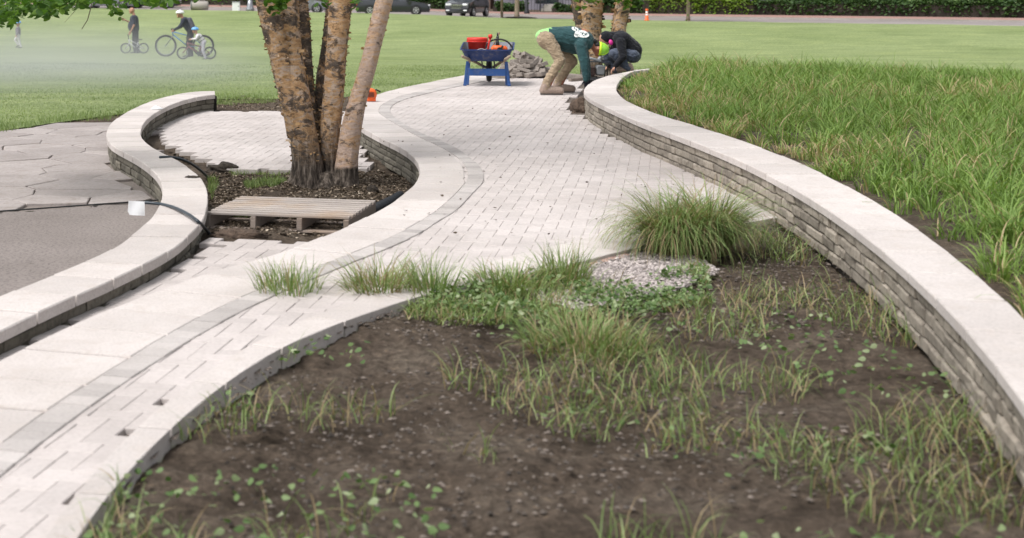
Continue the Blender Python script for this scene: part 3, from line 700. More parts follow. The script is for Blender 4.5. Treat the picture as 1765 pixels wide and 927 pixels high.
# ------------------------------------------------------------ foreground birch
SB = 13.0
def TP(px, py, dy=0):
    p = PD(px, py, SB); return Vector((p.x, p.y + dy, p.z))
def trunk(name, pts, mat, parent, org, up, n=40, seed=0, ridge=.05):
    """pts: (pxL, pxR, py, dy); up: list of further (x, y, z, r) points above the frame"""
    C = []; Rr = []
    for a, b, y, dy in pts:
        C.append(TP((a + b) / 2, y, dy)); Rr.append((b - a) / 2 * (SB + dy) / F)
    for x, y, z, r in up: C.append(Vector((x, y, z))); Rr.append(r)
    C, Rr = list(zip(*sorted(zip(C, Rr), key=lambda q: q[0].z)))
    C = list(C); Rr = list(Rr); P4 = [Vector((c.x, c.y, c.z)) for c in C]
    PR = chaikin([Vector((r, c.z, 0)) for r, c in zip(Rr, C)], 2); PC = chaikin(P4, 2)
    d = arclen(PC); dr = arclen(PR); m = max(8, int(d[-1] / .03)); vs = []; tn = []; base = C[0].z
    for i in range(m + 1):
        c = sample(PC, d, d[-1] * i / m); j = min(int(i / m * (len(PR) - 1)), len(PR) - 2); 
        z = c.z; rr = np.interp(z, [p.y for p in PR], [p.x for p in PR])
        lowk = max(0, 1 - (z - base) / .5)
        for k in range(n):
            a = 2 * math.pi * k / n
            nn = float(vnoise(a * 2.2 + seed * 7, z * 5, 1, seed)) - .5 + .5 * (float(vnoise(a * 7 + seed * 3, z * 16, 1, seed + 5)) - .5)
            rd = float(vnoise(k * 1.0 + seed, z * 1.2, 1, seed + 9)) - .5
            r = rr * (1 + nn * ridge * 2.6 + rd * (.05 + .16 * lowk))
            vs.append((c.x + r * math.cos(a) - org.x, c.y + r * math.sin(a) - org.y, z - org.z))
    fs = [(i * n + k, i * n + (k + 1) % n, (i + 1) * n + (k + 1) % n, (i + 1) * n + k) for i in range(m) for k in range(n)]
    tz = [vs[i * n][2] for i in range(m) for k in range(n)]
    o = mk(name, vs, fs, mat, parent, True, tz)
    # keep smooth height by point attribute as well
    at = o.data.attributes['tone']; o.data.attributes.remove(at)
    a = o.data.attributes.new('tone', 'FLOAT', 'POINT'); a.data.foreach_set('value', np.array([v[2] for v in vs], np.float32))
    return o, PC, PR
def join(a, b):
    """merge mesh b into a, keeping both materials and the per-vertex tone"""
    ma, mb_ = a.data, b.data; na = len(ma.vertices)
    ta = np.zeros(na, np.float32); ma.attributes['tone'].data.foreach_get('value', ta)
    tf = np.zeros(len(mb_.polygons), np.float32); mb_.attributes['tone'].data.foreach_get('value', tf); tb = np.zeros(len(mb_.vertices), np.float32)
    for p in mb_.polygons: tb[list(p.vertices)] = tf[p.index]
    vs = [tuple(v.co) for v in ma.vertices] + [tuple(v.co) for v in mb_.vertices]
    fs = [tuple(p.vertices) for p in ma.polygons] + [tuple(i + na for i in p.vertices) for p in mb_.polygons]
    me = bpy.data.meshes.new(ma.name); me.from_pydata(vs, [], fs); me.materials.append(ma.materials[0]); me.materials.append(mb_.materials[0])
    me.polygons.foreach_set('material_index', [0] * len(ma.polygons) + [1] * len(mb_.polygons)); me.polygons.foreach_set('use_smooth', [True] * len(fs))
    at = me.attributes.new('tone', 'FLOAT', 'POINT'); at.data.foreach_set('value', np.concatenate([ta, tb])); me.update()
    a.data = me; bpy.data.objects.remove(b)
def flakes(pc, pr, parent, org, n, zlo, zhi, size=.03, seed=0, dark=.3):
    rs = np.random.RandomState(seed); mb = MB(); d = arclen(pc); zz = [p.z for p in pc]
    for _ in range(n):
        z = rs.uniform(zlo, zhi); i = np.interp(z, zz, d); c = sample(pc, d, float(i)); r = float(np.interp(z, [p.y for p in pr], [p.x for p in pr]))
        a = rs.choice([rs.uniform(-math.pi, math.pi), rs.choice([0, math.pi]) + rs.normal(0, .45)])
        nn = Vector((math.cos(a), math.sin(a), 0)); t = Vector((-math.sin(a), math.cos(a), 0)); u = Vector((0, 0, 1))
        s = size * (rs.uniform(.3, 1.2) + (rs.uniform(.5, 1.6) if rs.rand() < .12 else 0)); h = s * rs.uniform(.35, .9); curl = rs.uniform(.3, 1.3); sg = rs.choice([-1, 1]); p = c + nn * (r * .99)
        vs = []
        for k in range(4):
            q = k / 3; off = nn * (s * curl * q * q * .55) + t * (s * q * sg)
            hh = h * (1 - .4 * q) ; jj = rs.uniform(-.2, .2) * h
            vs += [p + off + u * (hh / 2 + jj) - org, p + off - u * (hh / 2 - jj * .5) - org]
        mb.add(vs, [[2 * k, 2 * k + 1, 2 * k + 3, 2 * k + 2] for k in range(3)], float(np.clip(rs.beta(2, 2) - (.35 if rs.rand() < dark else 0), 0, 1)))
    return mb.build('loose_bark', M['flake'], parent, True)
BO = Vector((TP(560, 335).x, SB, ZS))
birch = empty('river_birch', BO, 0, 'multi-stemmed birch with peeling orange bark standing in the tree pit behind the pallet', 'tree')
stems = [
 ('trunk', [(476, 574, 345, 0), (484, 568, 334, 0), (497, 561, 314, 0), (505, 559, 290, 0), (502, 551, 255, 0), (494, 543, 210, 0), (485, 536, 168, 0), (480, 531, 140, 0), (474, 522, 100, .02), (470, 517, 60, .03), (474, 514, 20, .04), (473, 512, -15, .05)], 'bark', [(-.75, 13.3, 2.6, .12), (-.95, 13.5, 4.2, .09), (-1.2, 13.6, 6.2, .05), (-1.3, 13.6, 7.6, .02)], 1),
 ('trunk', [(497, 540, 235, -.0), (488, 530, 190, -.02), (477, 512, 150, -.05), (466, 502, 103, -.06), (454, 493, 58, -.08), (445, 486, 12, -.1), (440, 482, -12, -.12)], 'bark', [(-1.15, 12.7, 2.6, .1), (-1.7, 12.3, 4.0, .07), (-2.3, 12.1, 5.6, .04), (-2.5, 12, 6.6, .015)], 2),
 ('trunk', [(520, 552, 225, .16), (513, 540, 150, .2), (509, 537, 110, .24), (505, 534, 60, .3), (503, 530, 20, .34), (502, 527, -10, .36)], 'barkdark', [(-.5, 13.6, 2.8, .08), (-.55, 14.2, 4.6, .055), (-.5, 14.6, 6.5, .02)], 3),
 ('trunk', [(540, 575, 300, .2), (540, 572, 230, .22), (540, 568, 180, .26), (545, 572, 130, .3), (553, 578, 90, .34), (558, 584, 45, .4), (561, 588, 5, .45), (563, 589, -12, .46)], 'barkdark', [(-.1, 13.8, 2.8, .08), (.1, 14.4, 4.6, .055), (.3, 14.8, 6.4, .02)], 4),
 ('trunk', [(548, 600, 345, .06), (553, 592, 318, .06), (555, 588, 290, .06), (551, 584, 262, .06), (550, 586, 230, .06), (553, 590, 190, .06), (557, 592, 160, .06), (561, 596, 107, .06), (564, 601, 58, .06), (567, 606, 10, .06), (568, 608, -12, .06)], 'bark', [(-.02, 13.2, 2.6, .09), (.12, 13.2, 4.2, .07), (.15, 13.0, 6.2, .04), (.2, 12.9, 7.4, .015)], 5),
 ('trunk', [(552, 640, 345, -.04), (560, 628, 334, -.04), (571, 620, 318, -.04), (576, 617, 303, -.04), (578, 617, 280, -.04), (582, 619, 255, -.04), (589, 624, 214, -.04), (601, 632, 172, -.04), (615, 645, 130, -.04), (624, 653, 97, -.04), (633, 662, 58, -.04), (642, 672, 20, -.04), (649, 680, -8, -.04)], 'barkpink', [(.62, 12.9, 2.6, .08), (1.0, 12.7, 4.1, .06), (1.5, 12.4, 5.8, .035), (1.7, 12.3, 6.8, .015)], 6)]
for nm, pts, mt, up, sd_ in stems:
    o, pc, pr = trunk(nm, pts, M[mt], birch, BO, up, seed=sd_, ridge=.05 if mt != 'barkpink' else .025)
    if mt == 'barkpink': fo_ = flakes(pc, pr, o, BO, 130, ZS + .4, 1.9, .022, sd_)
    else: fo_ = flakes(pc, pr, o, BO, 520 if mt == 'bark' else 380, ZS + .25, 2.2, .024 if mt == 'bark' else .022, sd_, .3 if mt == 'bark' else .8)
    join(o, fo_)
m = MB(); rs = np.random.RandomState(3); n = 64; vs = []
for i, (h, r) in enumerate(((-.1, .42), (0, .36), (.03, .30), (.07, .25), (.12, .20), (.18, .15), (.2, .0))):
    for k in range(n):
        a = 2 * math.pi * k / n; rr = r * (1 + .22 * (float(vnoise(a * 1.9, 3.3, 1, 6)) - .5) * 2 * (1 - i / 7) + .12 * (float(vnoise(k * 1.0, i * .9, 1, 8)) - .5)); vs.append((rr * math.cos(a) * 1.0 + .01, rr * math.sin(a) * .75, h))
m.add(vs, [(i * n + k, i * n + (k + 1) % n, (i + 1) * n + (k + 1) % n, (i + 1) * n + k) for i in range(6) for k in range(n)])
o = m.build('root_flare', M['bark'], birch, True); o.data.attributes.remove(o.data.attributes['tone']); at = o.data.attributes.new('tone', 'FLOAT', 'POINT'); at.data.foreach_set('value', np.zeros(len(vs), np.float32))
# crown: drooping leafy twigs at the upper left of the view, then clumps higher up
def low_edge(x): return np.interp(x, [-60, 0, 12, 22, 30, 45, 60, 80, 88, 100, 112, 130, 140, 150, 165, 185, 195, 208, 215, 228, 245, 262, 282, 300, 320, 345, 380, 400], [55, 52, 28, 50, 32, 26, 30, 28, 33, 22, 24, 8, 22, 12, 8, 10, 31, 22, 9, 8, 12, 12, 14, 6, 3, 1, 3, -6])
rs = np.random.RandomState(12)
LP = []
while len(LP) < 1500:
    x = rs.uniform(-60, 400); e = low_edge(x); y = e - 6 - abs(rs.normal(0, 1)) * 24
    if y > -70 and (x < 150 or rs.rand() < .45): LP.append(PD(x, y, rs.uniform(11.6, 13.2)))
LP += [PD(x + rs.normal(0, 4), y + rs.normal(0, 4), 12.6 + rs.uniform(-.1, .1)) for x, y, n in ((478, -2, 10), (488, 2, 14), (472, 12, 12), (478, 18, 8), (463, -4, 8), (616, 2, 5), (612, 8, 3), (556, -4, 6), (565, 2, 3)) for _ in range(n)]
LP += [PD(x + rs.normal(0, 6), y + rs.normal(0, 6), 12.2) for x, y in ((200, 24), (196, 16), (205, 26)) for _ in range(3)]
leaves('leaves', [p - BO for p in LP], .085, M['leaf'], birch, np.clip(rs.beta(2, 2, len(LP)), 0, 1))
cl = []
for _ in range(95):
    c = np.array([rs.uniform(-4.2, 3.6), rs.uniform(9.8, 16.2), rs.uniform(3.2, 8.2)])
    if ((c - [-.3, 13, 5.6]) / [4.2, 3.6, 3.0]) @ ((c - [-.3, 13, 5.6]) / [4.2, 3.6, 3.0]) < 1:
        cl.append(c + rs.normal(0, .32, (85, 3)))
cl = np.concatenate(cl); leaves('crown', cl - np.array(BO), .085, M['leaf'], birch, np.clip(rs.beta(2, 2, len(cl)), 0, 1))
tw = MB()
for sx, sz, ex_, ey, ez in ((-1.6, 3.6, -3.3, 12.3, 1.62), (-1.9, 4.2, -2.6, 12.0, 1.6), (-1.3, 3.0, -2.2, 12.4, 1.58), (-1.2, 2.7, -1.5, 12.6, 1.55), (-2.2, 4.4, -3.9, 12.2, 1.75)):
    a = Vector((sx, 12.5, sz)); b = Vector((ex_, ey, ez)); m = a.lerp(b, .5) + Vector((-.3, 0, .45)); L = [a.lerp(m, t).lerp(m.lerp(b, t), t) for t in np.linspace(0, 1, 10)]
    tw.tube([p - BO for p in L], list(np.linspace(.02, .005, 10)), 6)
    for _ in range(9):
        q = L[rs.randint(4, 10)]; e = q + Vector((rs.normal(0, .35), rs.normal(0, .15), rs.uniform(-.12, -.02))); tw.tube([q - BO, q.lerp(e, .5) + Vector((0, 0, .02)) - BO, e - BO], .003, 5)
tw.tube([PD(160, -12, 12.2) - BO, PD(157, 12, 12.2) - BO, PD(151, 34, 12.2) - BO, PD(141, 50, 12.2) - BO], [.005, .005, .004, .003], 5)
tw.tube([PD(140, -5, 12.2) - BO, PD(128, 20, 12.2) - BO, PD(112, 38, 12.2) - BO], [.003, .002, .001], 5)
tw.build('twigs', M['twig'], birch)

# ------------------------------------------------------------ second birch behind the workers
B2 = Vector((PD(1040, 100, 27).x, 27, -.28))
b2 = empty('river_birch', B2, 0, 'birch with two leaning pale trunks behind the crouching worker', 'tree')
def stem2(px0, px1, w0, w1, mt, seed, yend=-14, dy=0):
    s = (27 + dy) / F
    C = [Vector(((px0 - CX) * s, 27 + dy, -.3)), PD(px0 + (px1 - px0) * .05, 110, 27 + dy), PD(px0 + (px1 - px0) * .4, 60, 27 + dy), PD(px1, 0, 27 + dy)]
    top = C[-1]; dx = (C[-1].x - C[-2].x)
    C += [top + Vector((dx * 1.5, 0, 1.5)), top + Vector((dx * 2.4, .3, 3.5)), top + Vector((dx * 3, .4, 5.5))]
    Rs = [w0 * 1.25 * s / 2, w0 * s / 2, w0 * .95 * s / 2, w1 * s / 2, w1 * .8 * s / 2, w1 * .5 * s / 2, .01]
    PC = chaikin(C, 2); d = arclen(PC); m = 90; n = 24; vs = []; zz = [c.z for c in C]
    for i in range(m + 1):
        c = sample(PC, d, d[-1] * i / m); r0 = np.interp(c.z, zz, Rs)
        for k in range(n):
            a = 2 * math.pi * k / n; r = r0 * (1 + .16 * (float(vnoise(a * 2.4 + seed, c.z * 6, 1, seed)) - .5) + .1 * (float(vnoise(a * 8 + seed, c.z * 18, 1, seed)) - .5))
            vs.append((c.x + r * math.cos(a) - B2.x, c.y + r * math.sin(a) - B2.y, c.z - B2.z))
    fs = [(i * n + k, i * n + (k + 1) % n, (i + 1) * n + (k + 1) % n, (i + 1) * n + k) for i in range(m) for k in range(n)]
    o = mk('trunk', vs, fs, mt, b2, True); a = o.data.attributes.new('tone', 'FLOAT', 'POINT'); a.data.foreach_set('value', np.array([v[2] for v in vs], np.float32))
    fo_ = flakes(PC, [Vector((r, z, 0)) for r, z in zip(Rs, zz)], o, B2, 260, .2, 2.4, .05, seed, .6); join(o, fo_)
    return o
stem2(1021, 1020, 34, 36, M['bark'], 21); stem2(1012, 992, 20, 17, M['barkdark'], 22, dy=.2); stem2(1058, 1075, 26, 25, M['bark'], 23, dy=-.1)
L2 = [PD(x + rs.normal(0, 4), y + rs.normal(0, 4), 26.6) for x, y, n in ((1010, -4, 16), (1022, 0, 10), (1002, 12, 8), (1075, -4, 14), (1080, 6, 14), (1064, -2, 8), (1100, -2, 8), (990, -2, 8), (1030, 2, 6)) for _ in range(n)]
c2 = []
for _ in range(60):
    c = np.array([rs.uniform(1.5, 9), rs.uniform(24, 30.5), rs.uniform(4, 8.5)]); c2.append(c + rs.normal(0, .4, (60, 3)))
c2 = np.concatenate([np.array([tuple(p) for p in L2])] + c2)
leaves('crown', c2 - np.array(B2), .12, M['leaf'], b2, np.clip(rs.beta(2.5, 2, len(c2)) + .1, 0, 1))

# ------------------------------------------------------------ raised grass bed, clumps, foreground bed
def raised_bed():
    z = GZ - .08
    bp = [(p.x, p.y) for p in gwi] + [(p.x, p.y) for p in (Vector((2.6, 2.2, z)), Vector((9, 2.2, z)), W(2700, 300, z), W(2300, 165, z), W(1700, 135, z), W(1300, 122, z), W(1160, 117, z))]
    grid('raised_bed_soil', bp, .1, lambda X, Y: z + (vnoise(X, Y, .5, 7) - .5) * .06, M['soil'])['kind'] = 'structure'
    pl = bp; xs = [p[0] for p in pl]; ys = [p[1] for p in pl]
    gx, gy = [p.x for p in gwi], [p.y for p in gwi]
    if gy[0] > gy[-1]: gx, gy = gx[::-1], gy[::-1]
    n = 2600; c = np.random.rand(n * 4, 2) * [max(xs) - min(xs), max(ys) - min(ys)] + [min(xs), min(ys)]; c = c[inpoly(c, pl)][:n]
    dist = c[:, 0] - np.interp(c[:, 1], gy, gx); c = c[dist > .10]; dist = dist[dist > .10]
    L = (.2 + .22 * np.clip(dist / .8, 0, 1)) * np.random.uniform(.65, 1.15, len(c)); dry = np.clip(vnoise(c[:, 0], c[:, 1], .9, 19) * .9 - .5 + .5 * np.exp(-dist / .5), .05, .85)
    k = 34; C = np.repeat(c, k, 0); Lk = np.repeat(L, k) * np.random.uniform(.45, 1.1, len(C)); a = np.random.uniform(0, 2 * np.pi, len(C)); r = np.random.rand(len(C)) ** .5 * .09
    P = np.c_[C[:, 0] + r * np.cos(a), C[:, 1] + r * np.sin(a), np.full(len(C), z)]; dr = np.repeat(dry, k); tt = np.repeat(np.random.uniform(0, .35, len(c)), k)
    tn = np.where(np.random.rand(len(C)) < dr, np.random.uniform(.77, 1, len(C)), np.random.uniform(.05, .4, len(C)) + tt)
    o = blades('raised_bed_grass', P, Lk, 2.1, .0095, M['ornblade'], .55, 5, tn, None, a + np.random.normal(0, .6, len(C)), 1.1); o['kind'] = 'stuff'
raised_bed()
def fore_bed():
    z = -.04
    pl = [(p.x, p.y) for p in fre] ; pl = [(W(1700, 330, z).x, W(1700, 330, z).y)] + [(W(1420, 352, z).x, W(1420, 352, z).y)] + pl + [(-2.2, 2.2), (9, 2.2), (9, 8)]
    grid('planting_bed', pl, .03, lambda X, Y: z - .03 + (vnoise(X, Y, .6, 17) - .5) * .07 + (vnoise(X, Y, .11, 18) - .5) * .035 + (vnoise(X, Y, .045, 28) - .5) * .025, M['soil'])['kind'] = 'structure'
    xs = [p[0] for p in pl]; ys = [p[1] for p in pl]
    def pts(n):
        c = np.random.rand(n * 4, 2) * [max(xs) - min(xs), max(ys) - min(ys)] + [min(xs), min(ys)]; return c[inpoly(c, pl)][:n]
    # gravel and mulch chips
    c = pts(26000); px = CX + c[:, 0] * F / c[:, 1]; ok = (vnoise(c[:, 0], c[:, 1], .7, 30) > .38); c = c[ok]
    mb = MB(); T = Matrix
    V = []; Fc = []; tn = []
    oc = np.array([(1, 0, 0), (0, 1, 0), (-1, 0, 0), (0, -1, 0), (0, 0, 1), (0, 0, -1), ], float)
    of = [(0, 1, 4), (1, 2, 4), (2, 3, 4), (3, 0, 4), (1, 0, 5), (2, 1, 5), (3, 2, 5), (0, 3, 5)]
    for i, (x, y) in enumerate(c):
        s = random.uniform(.004, .014); a = random.uniform(0, 6.28); ca, sa = math.cos(a), math.sin(a); e = random.uniform(.5, 1.2); b = len(V)
        zz = z + .0 + random.uniform(0, .02)
        for q in oc:
            u, v, w_ = q[0] * s * e * random.uniform(.8, 1.3), q[1] * s * random.uniform(.8, 1.3), q[2] * s * .6
            V.append((x + u * ca - v * sa, y + u * sa + v * ca, zz + w_))
        Fc += [tuple(b + k for k in f) for f in of]; tn += [random.random()] * 8
    o = mk('gravel', V, Fc, M['gravel'], None, False, tn); o['kind'] = 'stuff'
    c = pts(16000); ok = vnoise(c[:, 0], c[:, 1], .45, 33) < .36; c = c[ok]
    o = leaves('ground_cover_weeds', np.c_[c, np.full(len(c), z + .015)] + np.random.rand(len(c), 3) * [0, 0, .06], .034, M['weed'], None, None, .5); o['kind'] = 'stuff'
    c = pts(60000); gx = CX + c[:, 0] * F / c[:, 1]; ok = (vnoise(c[:, 0], c[:, 1], .45, 36) + .3 * vnoise(c[:, 0], c[:, 1], .12, 37) > .72); c = c[ok]
    tn = np.where(np.random.rand(len(c)) < .35, np.random.uniform(.78, 1, len(c)), np.random.uniform(0, .74, len(c)))
    o = blades('bed_grass', np.c_[c, np.full(len(c), z - .01)], np.random.uniform(.05, .22, len(c)), 1.7, .005, M['clump'], .8, 4, tn); o['kind'] = 'stuff'
M['gravel'] = stone('pale_gravel', (.12, .10, .085), .7, .3)
M['gravelpale'] = stone('light_gravel', (.40, .355, .34), .5, .2)
M['weed'] = m_leafy('weed_leaf', [(0, (.07, .13, .04)), (.6, (.16, .24, .09)), (1, (.32, .37, .22))], .3)
fore_bed()
def chips(name, c, z, smin, smax, mat):
    V = []; Fc = []; tn = []
    oc = np.array([(1, 0, 0), (0, 1, 0), (-1, 0, 0), (0, -1, 0), (0, 0, 1), (0, 0, -1)], float)
    of = [(0, 1, 4), (1, 2, 4), (2, 3, 4), (3, 0, 4), (1, 0, 5), (2, 1, 5), (3, 2, 5), (0, 3, 5)]
    for x, y in c:
        s = random.uniform(smin, smax); a = random.uniform(0, 6.28); ca, sa = math.cos(a), math.sin(a); e = random.uniform(.5, 1.2); b = len(V); zz = z + random.uniform(0, .02)
        for q in oc:
            u, v, w_ = q[0] * s * e * random.uniform(.8, 1.3), q[1] * s * random.uniform(.8, 1.3), q[2] * s * .6
            V.append((x + u * ca - v * sa, y + u * sa + v * ca, zz + w_))
        Fc += [tuple(b + k for k in f) for f in of]; tn += [random.random()] * 8
    o = mk(name, V, Fc, mat, None, False, tn); o['kind'] = 'stuff'; return o
chips('light_gravel', scatter_px(11000, [(915, 472), (985, 458), (1075, 437), (1200, 446), (1240, 470), (1180, 497), (1080, 520), (1000, 540), (930, 520), (880, 490)], -.04), -.04, .006, .017, M['gravelpale'])
chips('light_gravel', scatter_px(2500, [(925, 470), (1075, 436), (1085, 446), (985, 470)], -.04), -.04, .006, .013, simple('reddish_chips', (.33, .22, .18), .9, var=.3, scale=30))
c = scatter_px(3200, [(760, 504), (850, 490), (925, 484), (975, 500), (1060, 505), (1120, 486), (1215, 466), (1230, 530), (1050, 560), (720, 545)], -.04); ok = vnoise(c[:, 0], c[:, 1], .22, 51) > .5; c = c[ok]
o = leaves('ground_cover_weeds', np.c_[c, np.full(len(c), -.03)] + np.random.rand(len(c), 3) * [0, 0, .07], .032, M['weed'], None, None, .5); o['kind'] = 'stuff'
c = scatter_px(5500, [(700, 512), (850, 486), (930, 480), (985, 494), (1060, 508), (1120, 480), (1215, 458), (1230, 530), (1050, 560), (700, 560)], -.04); ok = vnoise(c[:, 0], c[:, 1], .3, 52) > .4; c = c[ok]
tn = np.where(np.random.rand(len(c)) < .25, np.random.uniform(.78, 1, len(c)), np.random.uniform(.2, .74, len(c)))
o = blades('bed_grass', np.c_[c, np.full(len(c), -.045)], np.random.uniform(.04, .13, len(c)), 1.6, .006, M['clump'], .9, 4, tn); o['kind'] = 'stuff'
def clump(px, py, rad, L, n, label, bend=2.2, lean=.45, dry=.3, wid=.007, group=None, z=-.045):
    c = W(px, py, z); r = np.random.rand(n) ** .6 * rad; a = np.random.rand(n) * 2 * np.pi
    P = np.stack([r * np.cos(a), r * np.sin(a), np.full(n, 0.0)], 1)
    t = empty('grass_clump', c, 0, label, 'grass clump', group)
    tn = np.where(np.random.rand(n) < dry, np.random.uniform(.78, 1, n), np.random.uniform(.1, .74, n))
    dirs = a + np.random.normal(0, .7, n)
    blades('blades', P, np.random.uniform(.55, 1.1, n) * L, bend, wid, M['clump'], lean, 7, tn, t, dirs, 1.2)
    m = n // 6; blades('dry_leaves', P[:m], np.random.uniform(.3, .6, m) * L, bend * 1.2, wid, M['clump'], lean * 2, 5, np.random.uniform(.8, 1, m), t, dirs[:m])
    return t
clump(1160, 440, .12, .62, 1500, 'large arching grass clump spilling over the path edge at the lower right', 2.3, .6, .3)
clump(1222, 437, .12, .62, 1100, 'arching grass clump behind and right of the largest clump', 2.1, .5, .3)
clump(497, 512, .17, .23, 260, 'small upright tuft of dark green grass, leftmost along the front edge', .8, .55, .12, .006)
clump(655, 508, .18, .27, 430, 'tuft of grass with dry tan base, second from the left along the front edge', 1.2, .8, .45, .006)
clump(745, 516, .12, .27, 190, 'sparse thin tuft of green grass blades between two fuller tufts', .7, .5, .1, .006)
clump(880, 503, .24, .19, 560, 'low bright green tuft of grass beside the gravel of the planting bed', 1.2, .8, .2, .007)
clump(970, 492, .14, .26, 260, 'short tuft with a few long blades crossing the pale edging', .8, .6, .15, .006)
clump(1010, 600, .3, .22, 600, 'broad low tuft in the bed below the gravel patch', 1.4, .9, .3, .006)
# grass and litter in the tree pit
c = scatter_px(3600, [(362, 300), (500, 300), (500, 340), (360, 360), (358, 330)], ZS); 
pc = np.concatenate([c, scatter_px(900, [(485, 322), (640, 322), (650, 348), (480, 346)], ZS + .03), scatter_px(3000, [(610, 292), (715, 300), (700, 330), (640, 360), (600, 345)], ZS), scatter_px(2600, [(300, 172), (480, 170), (490, 189), (285, 189)], ZS), scatter_px(3000, [(345, 330), (640, 330), (600, 395), (570, 412), (340, 412)], ZS + .1), scatter_px(800, [(160, 500), (240, 462), (350, 405), (345, 418), (235, 475)], ZS)])
o = leaves('leaf_litter', np.c_[pc, soil_z(pc[:, 0], pc[:, 1]) + .012], .028, M['litter'], None, None, .3); o['kind'] = 'stuff'
c = np.concatenate([scatter_px(900, [(420, 322), (498, 324), (480, 335), (425, 334)], ZS), scatter_px(500, [(358, 310), (376, 318), (366, 350), (360, 340)], ZS), scatter_px(1800, [(360, 172), (440, 170), (480, 178), (370, 184)], ZS), scatter_px(500, [(370, 398), (600, 400), (560, 404), (380, 403)], ZS), scatter_px(300, [(390, 302), (500, 303), (500, 308), (400, 308)], ZS)])
o = blades('pit_grass', np.c_[c, soil_z(c[:, 0], c[:, 1])], np.random.uniform(.03, .09, len(c)), 1.2, .006, M['blade'], .9, 3); o['kind'] = 'stuff'
# crumbs and dead leaves on the paving
q = []
for x, y in [(864, 197), (858, 203), (850, 204), (808, 217), (870, 197), (712, 167), (676, 160), (752, 270), (686, 242), (696, 243), (708, 249), (865, 305), (895, 258), (1044, 270), (1006, 290), (1046, 293), (1056, 297), (1088, 316), (1104, 318), (1114, 321), (1160, 318), (1137, 209), (1070, 335), (703, 362), (703, 375), (995, 262), (948, 402), (857, 378), (880, 400), (1009, 313), (927, 345)]:
    q.append(W(x, y, .28 if False else .012))
for _ in range(45): q.append(W(random.uniform(660, 1100), random.uniform(150, 420), .010))
o = leaves('fallen_leaves', [tuple(p) for p in q], .03, M['litter'], None, np.random.rand(len(q)) * .35, .12); o['kind'] = 'stuff'

# ------------------------------------------------------------ pallet, pipes, small things round the pit
SZ = lambda x, y: float(soil_z(np.array(x), np.array(y)))
zt = -.055
fl_, fr_, br_, bl_ = W(353, 366, zt), W(601, 375, zt), W(647, 344.5, zt), W(418, 337, zt)
u = (fr_ - fl_); v = ((bl_ - fl_) + (br_ - fr_)) / 2; wd = u.length; yaw = math.atan2(u.y, u.x); dp = v.dot(Vector((-math.sin(yaw), math.cos(yaw), 0)))
pal = empty('pallet', (fl_.x, fl_.y, zt - .125), yaw, 'weathered grey wooden pallet lying in the pit in front of the birch', 'pallet')
sk = v.dot(Vector((math.cos(yaw), math.sin(yaw), 0))) / dp
nb = 9; bw = dp / nb
for k in range(nb):
    m = MB(); y = (k + .5) * bw; m.box((wd / 2 + sk * y + random.uniform(-.006, .006), y, .1165 + random.uniform(-.001, .001)), (wd, bw * .63, .017), Matrix.Rotation(random.uniform(-.006, .006), 3, 'Z'), None, .002)
    m.build('top_board', M['pallet'], pal)
for k in range(4):
    x = .02 + (wd - .04) * k / 3; m = MB(); a = math.atan(sk)
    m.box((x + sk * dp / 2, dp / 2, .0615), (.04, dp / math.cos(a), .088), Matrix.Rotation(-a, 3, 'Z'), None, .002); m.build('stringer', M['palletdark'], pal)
for k in (0, 2, 4):
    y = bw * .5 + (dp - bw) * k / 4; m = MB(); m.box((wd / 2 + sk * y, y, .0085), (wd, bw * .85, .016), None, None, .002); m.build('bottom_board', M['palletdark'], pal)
def tube_thing(name, pts, r, mat, label, cat, n=12, sub=3):
    p = chaikin(pts, sub); m = MB(); m.tube(p, r, n); o = m.build(name, mat, None, True); return tag(o, label, cat)
rs = np.random.RandomState(77); V_c = MB()
for px_, py_ in [(rs.uniform(365, 700), rs.uniform(298, 338)) for _ in range(150)] + [(rs.uniform(350, 600), rs.uniform(396, 411)) for _ in range(60)] + [(rs.uniform(300, 480), rs.uniform(172, 188)) for _ in range(40)]:
    c_ = W(px_, py_, ZS + (.1 if py_ > 390 else 0)); r_ = rs.uniform(.008, .03); c_.z = SZ(c_.x, c_.y) + r_ * .3
    bm = bmesh.new(); bmesh.ops.create_icosphere(bm, subdivisions=1, radius=1)
    V_c.add([c_ + Vector((v.co.x * r_ * rs.uniform(.7, 1.4), v.co.y * r_ * rs.uniform(.7, 1.4), v.co.z * r_ * rs.uniform(.4, .8))) for v in bm.verts], [[v.index for v in f.verts] for f in bm.faces]); bm.free()
V_c.build('soil_crumbs', M['soil'])['kind'] = 'stuff'
tube_thing('conduit', [W(275, 271, .012), PD(287, 270.5, 13.1), PD(302, 271.5, 13.15), PD(322, 277, 13.3), PD(342, 290, 13.6), PD(358, 305, 13.85)], .013, M['pipe'], 'black plastic conduit arching from the curved wall cap down behind the dark root clump', 'conduit')
tube_thing('conduit', [PD(250, 349, 10.38), PD(276, 351, 10.36), W(300, 357, .02), W(325, 369, .03), W(342, 382, .03), PD(352, 391, 9.75), PD(362, 404, 10.0)], .012, M['pipe'], 'grey-black conduit bent over the curved wall beside the pallet, white paper at its end', 'conduit')
m = MB(); s = 10.4 / F
vs = []
for j_ in range(5):
    for i_ in range(6):
        x = 221.5 + 28 * i_ / 5 - .4 * j_ * (i_ == 0); y = 346 + 24.5 * j_ / 4 + 1.2 * i_ / 5
        if j_ == 4 and i_ == 0: x += 3.5; y -= .5
        vs.append(PD(x, y, 10.38 + .004 * math.sin(i_ * .9 + j_ * .5)))
nv_ = len(vs); vs += [p + Vector((0, .002, 0)) for p in vs]
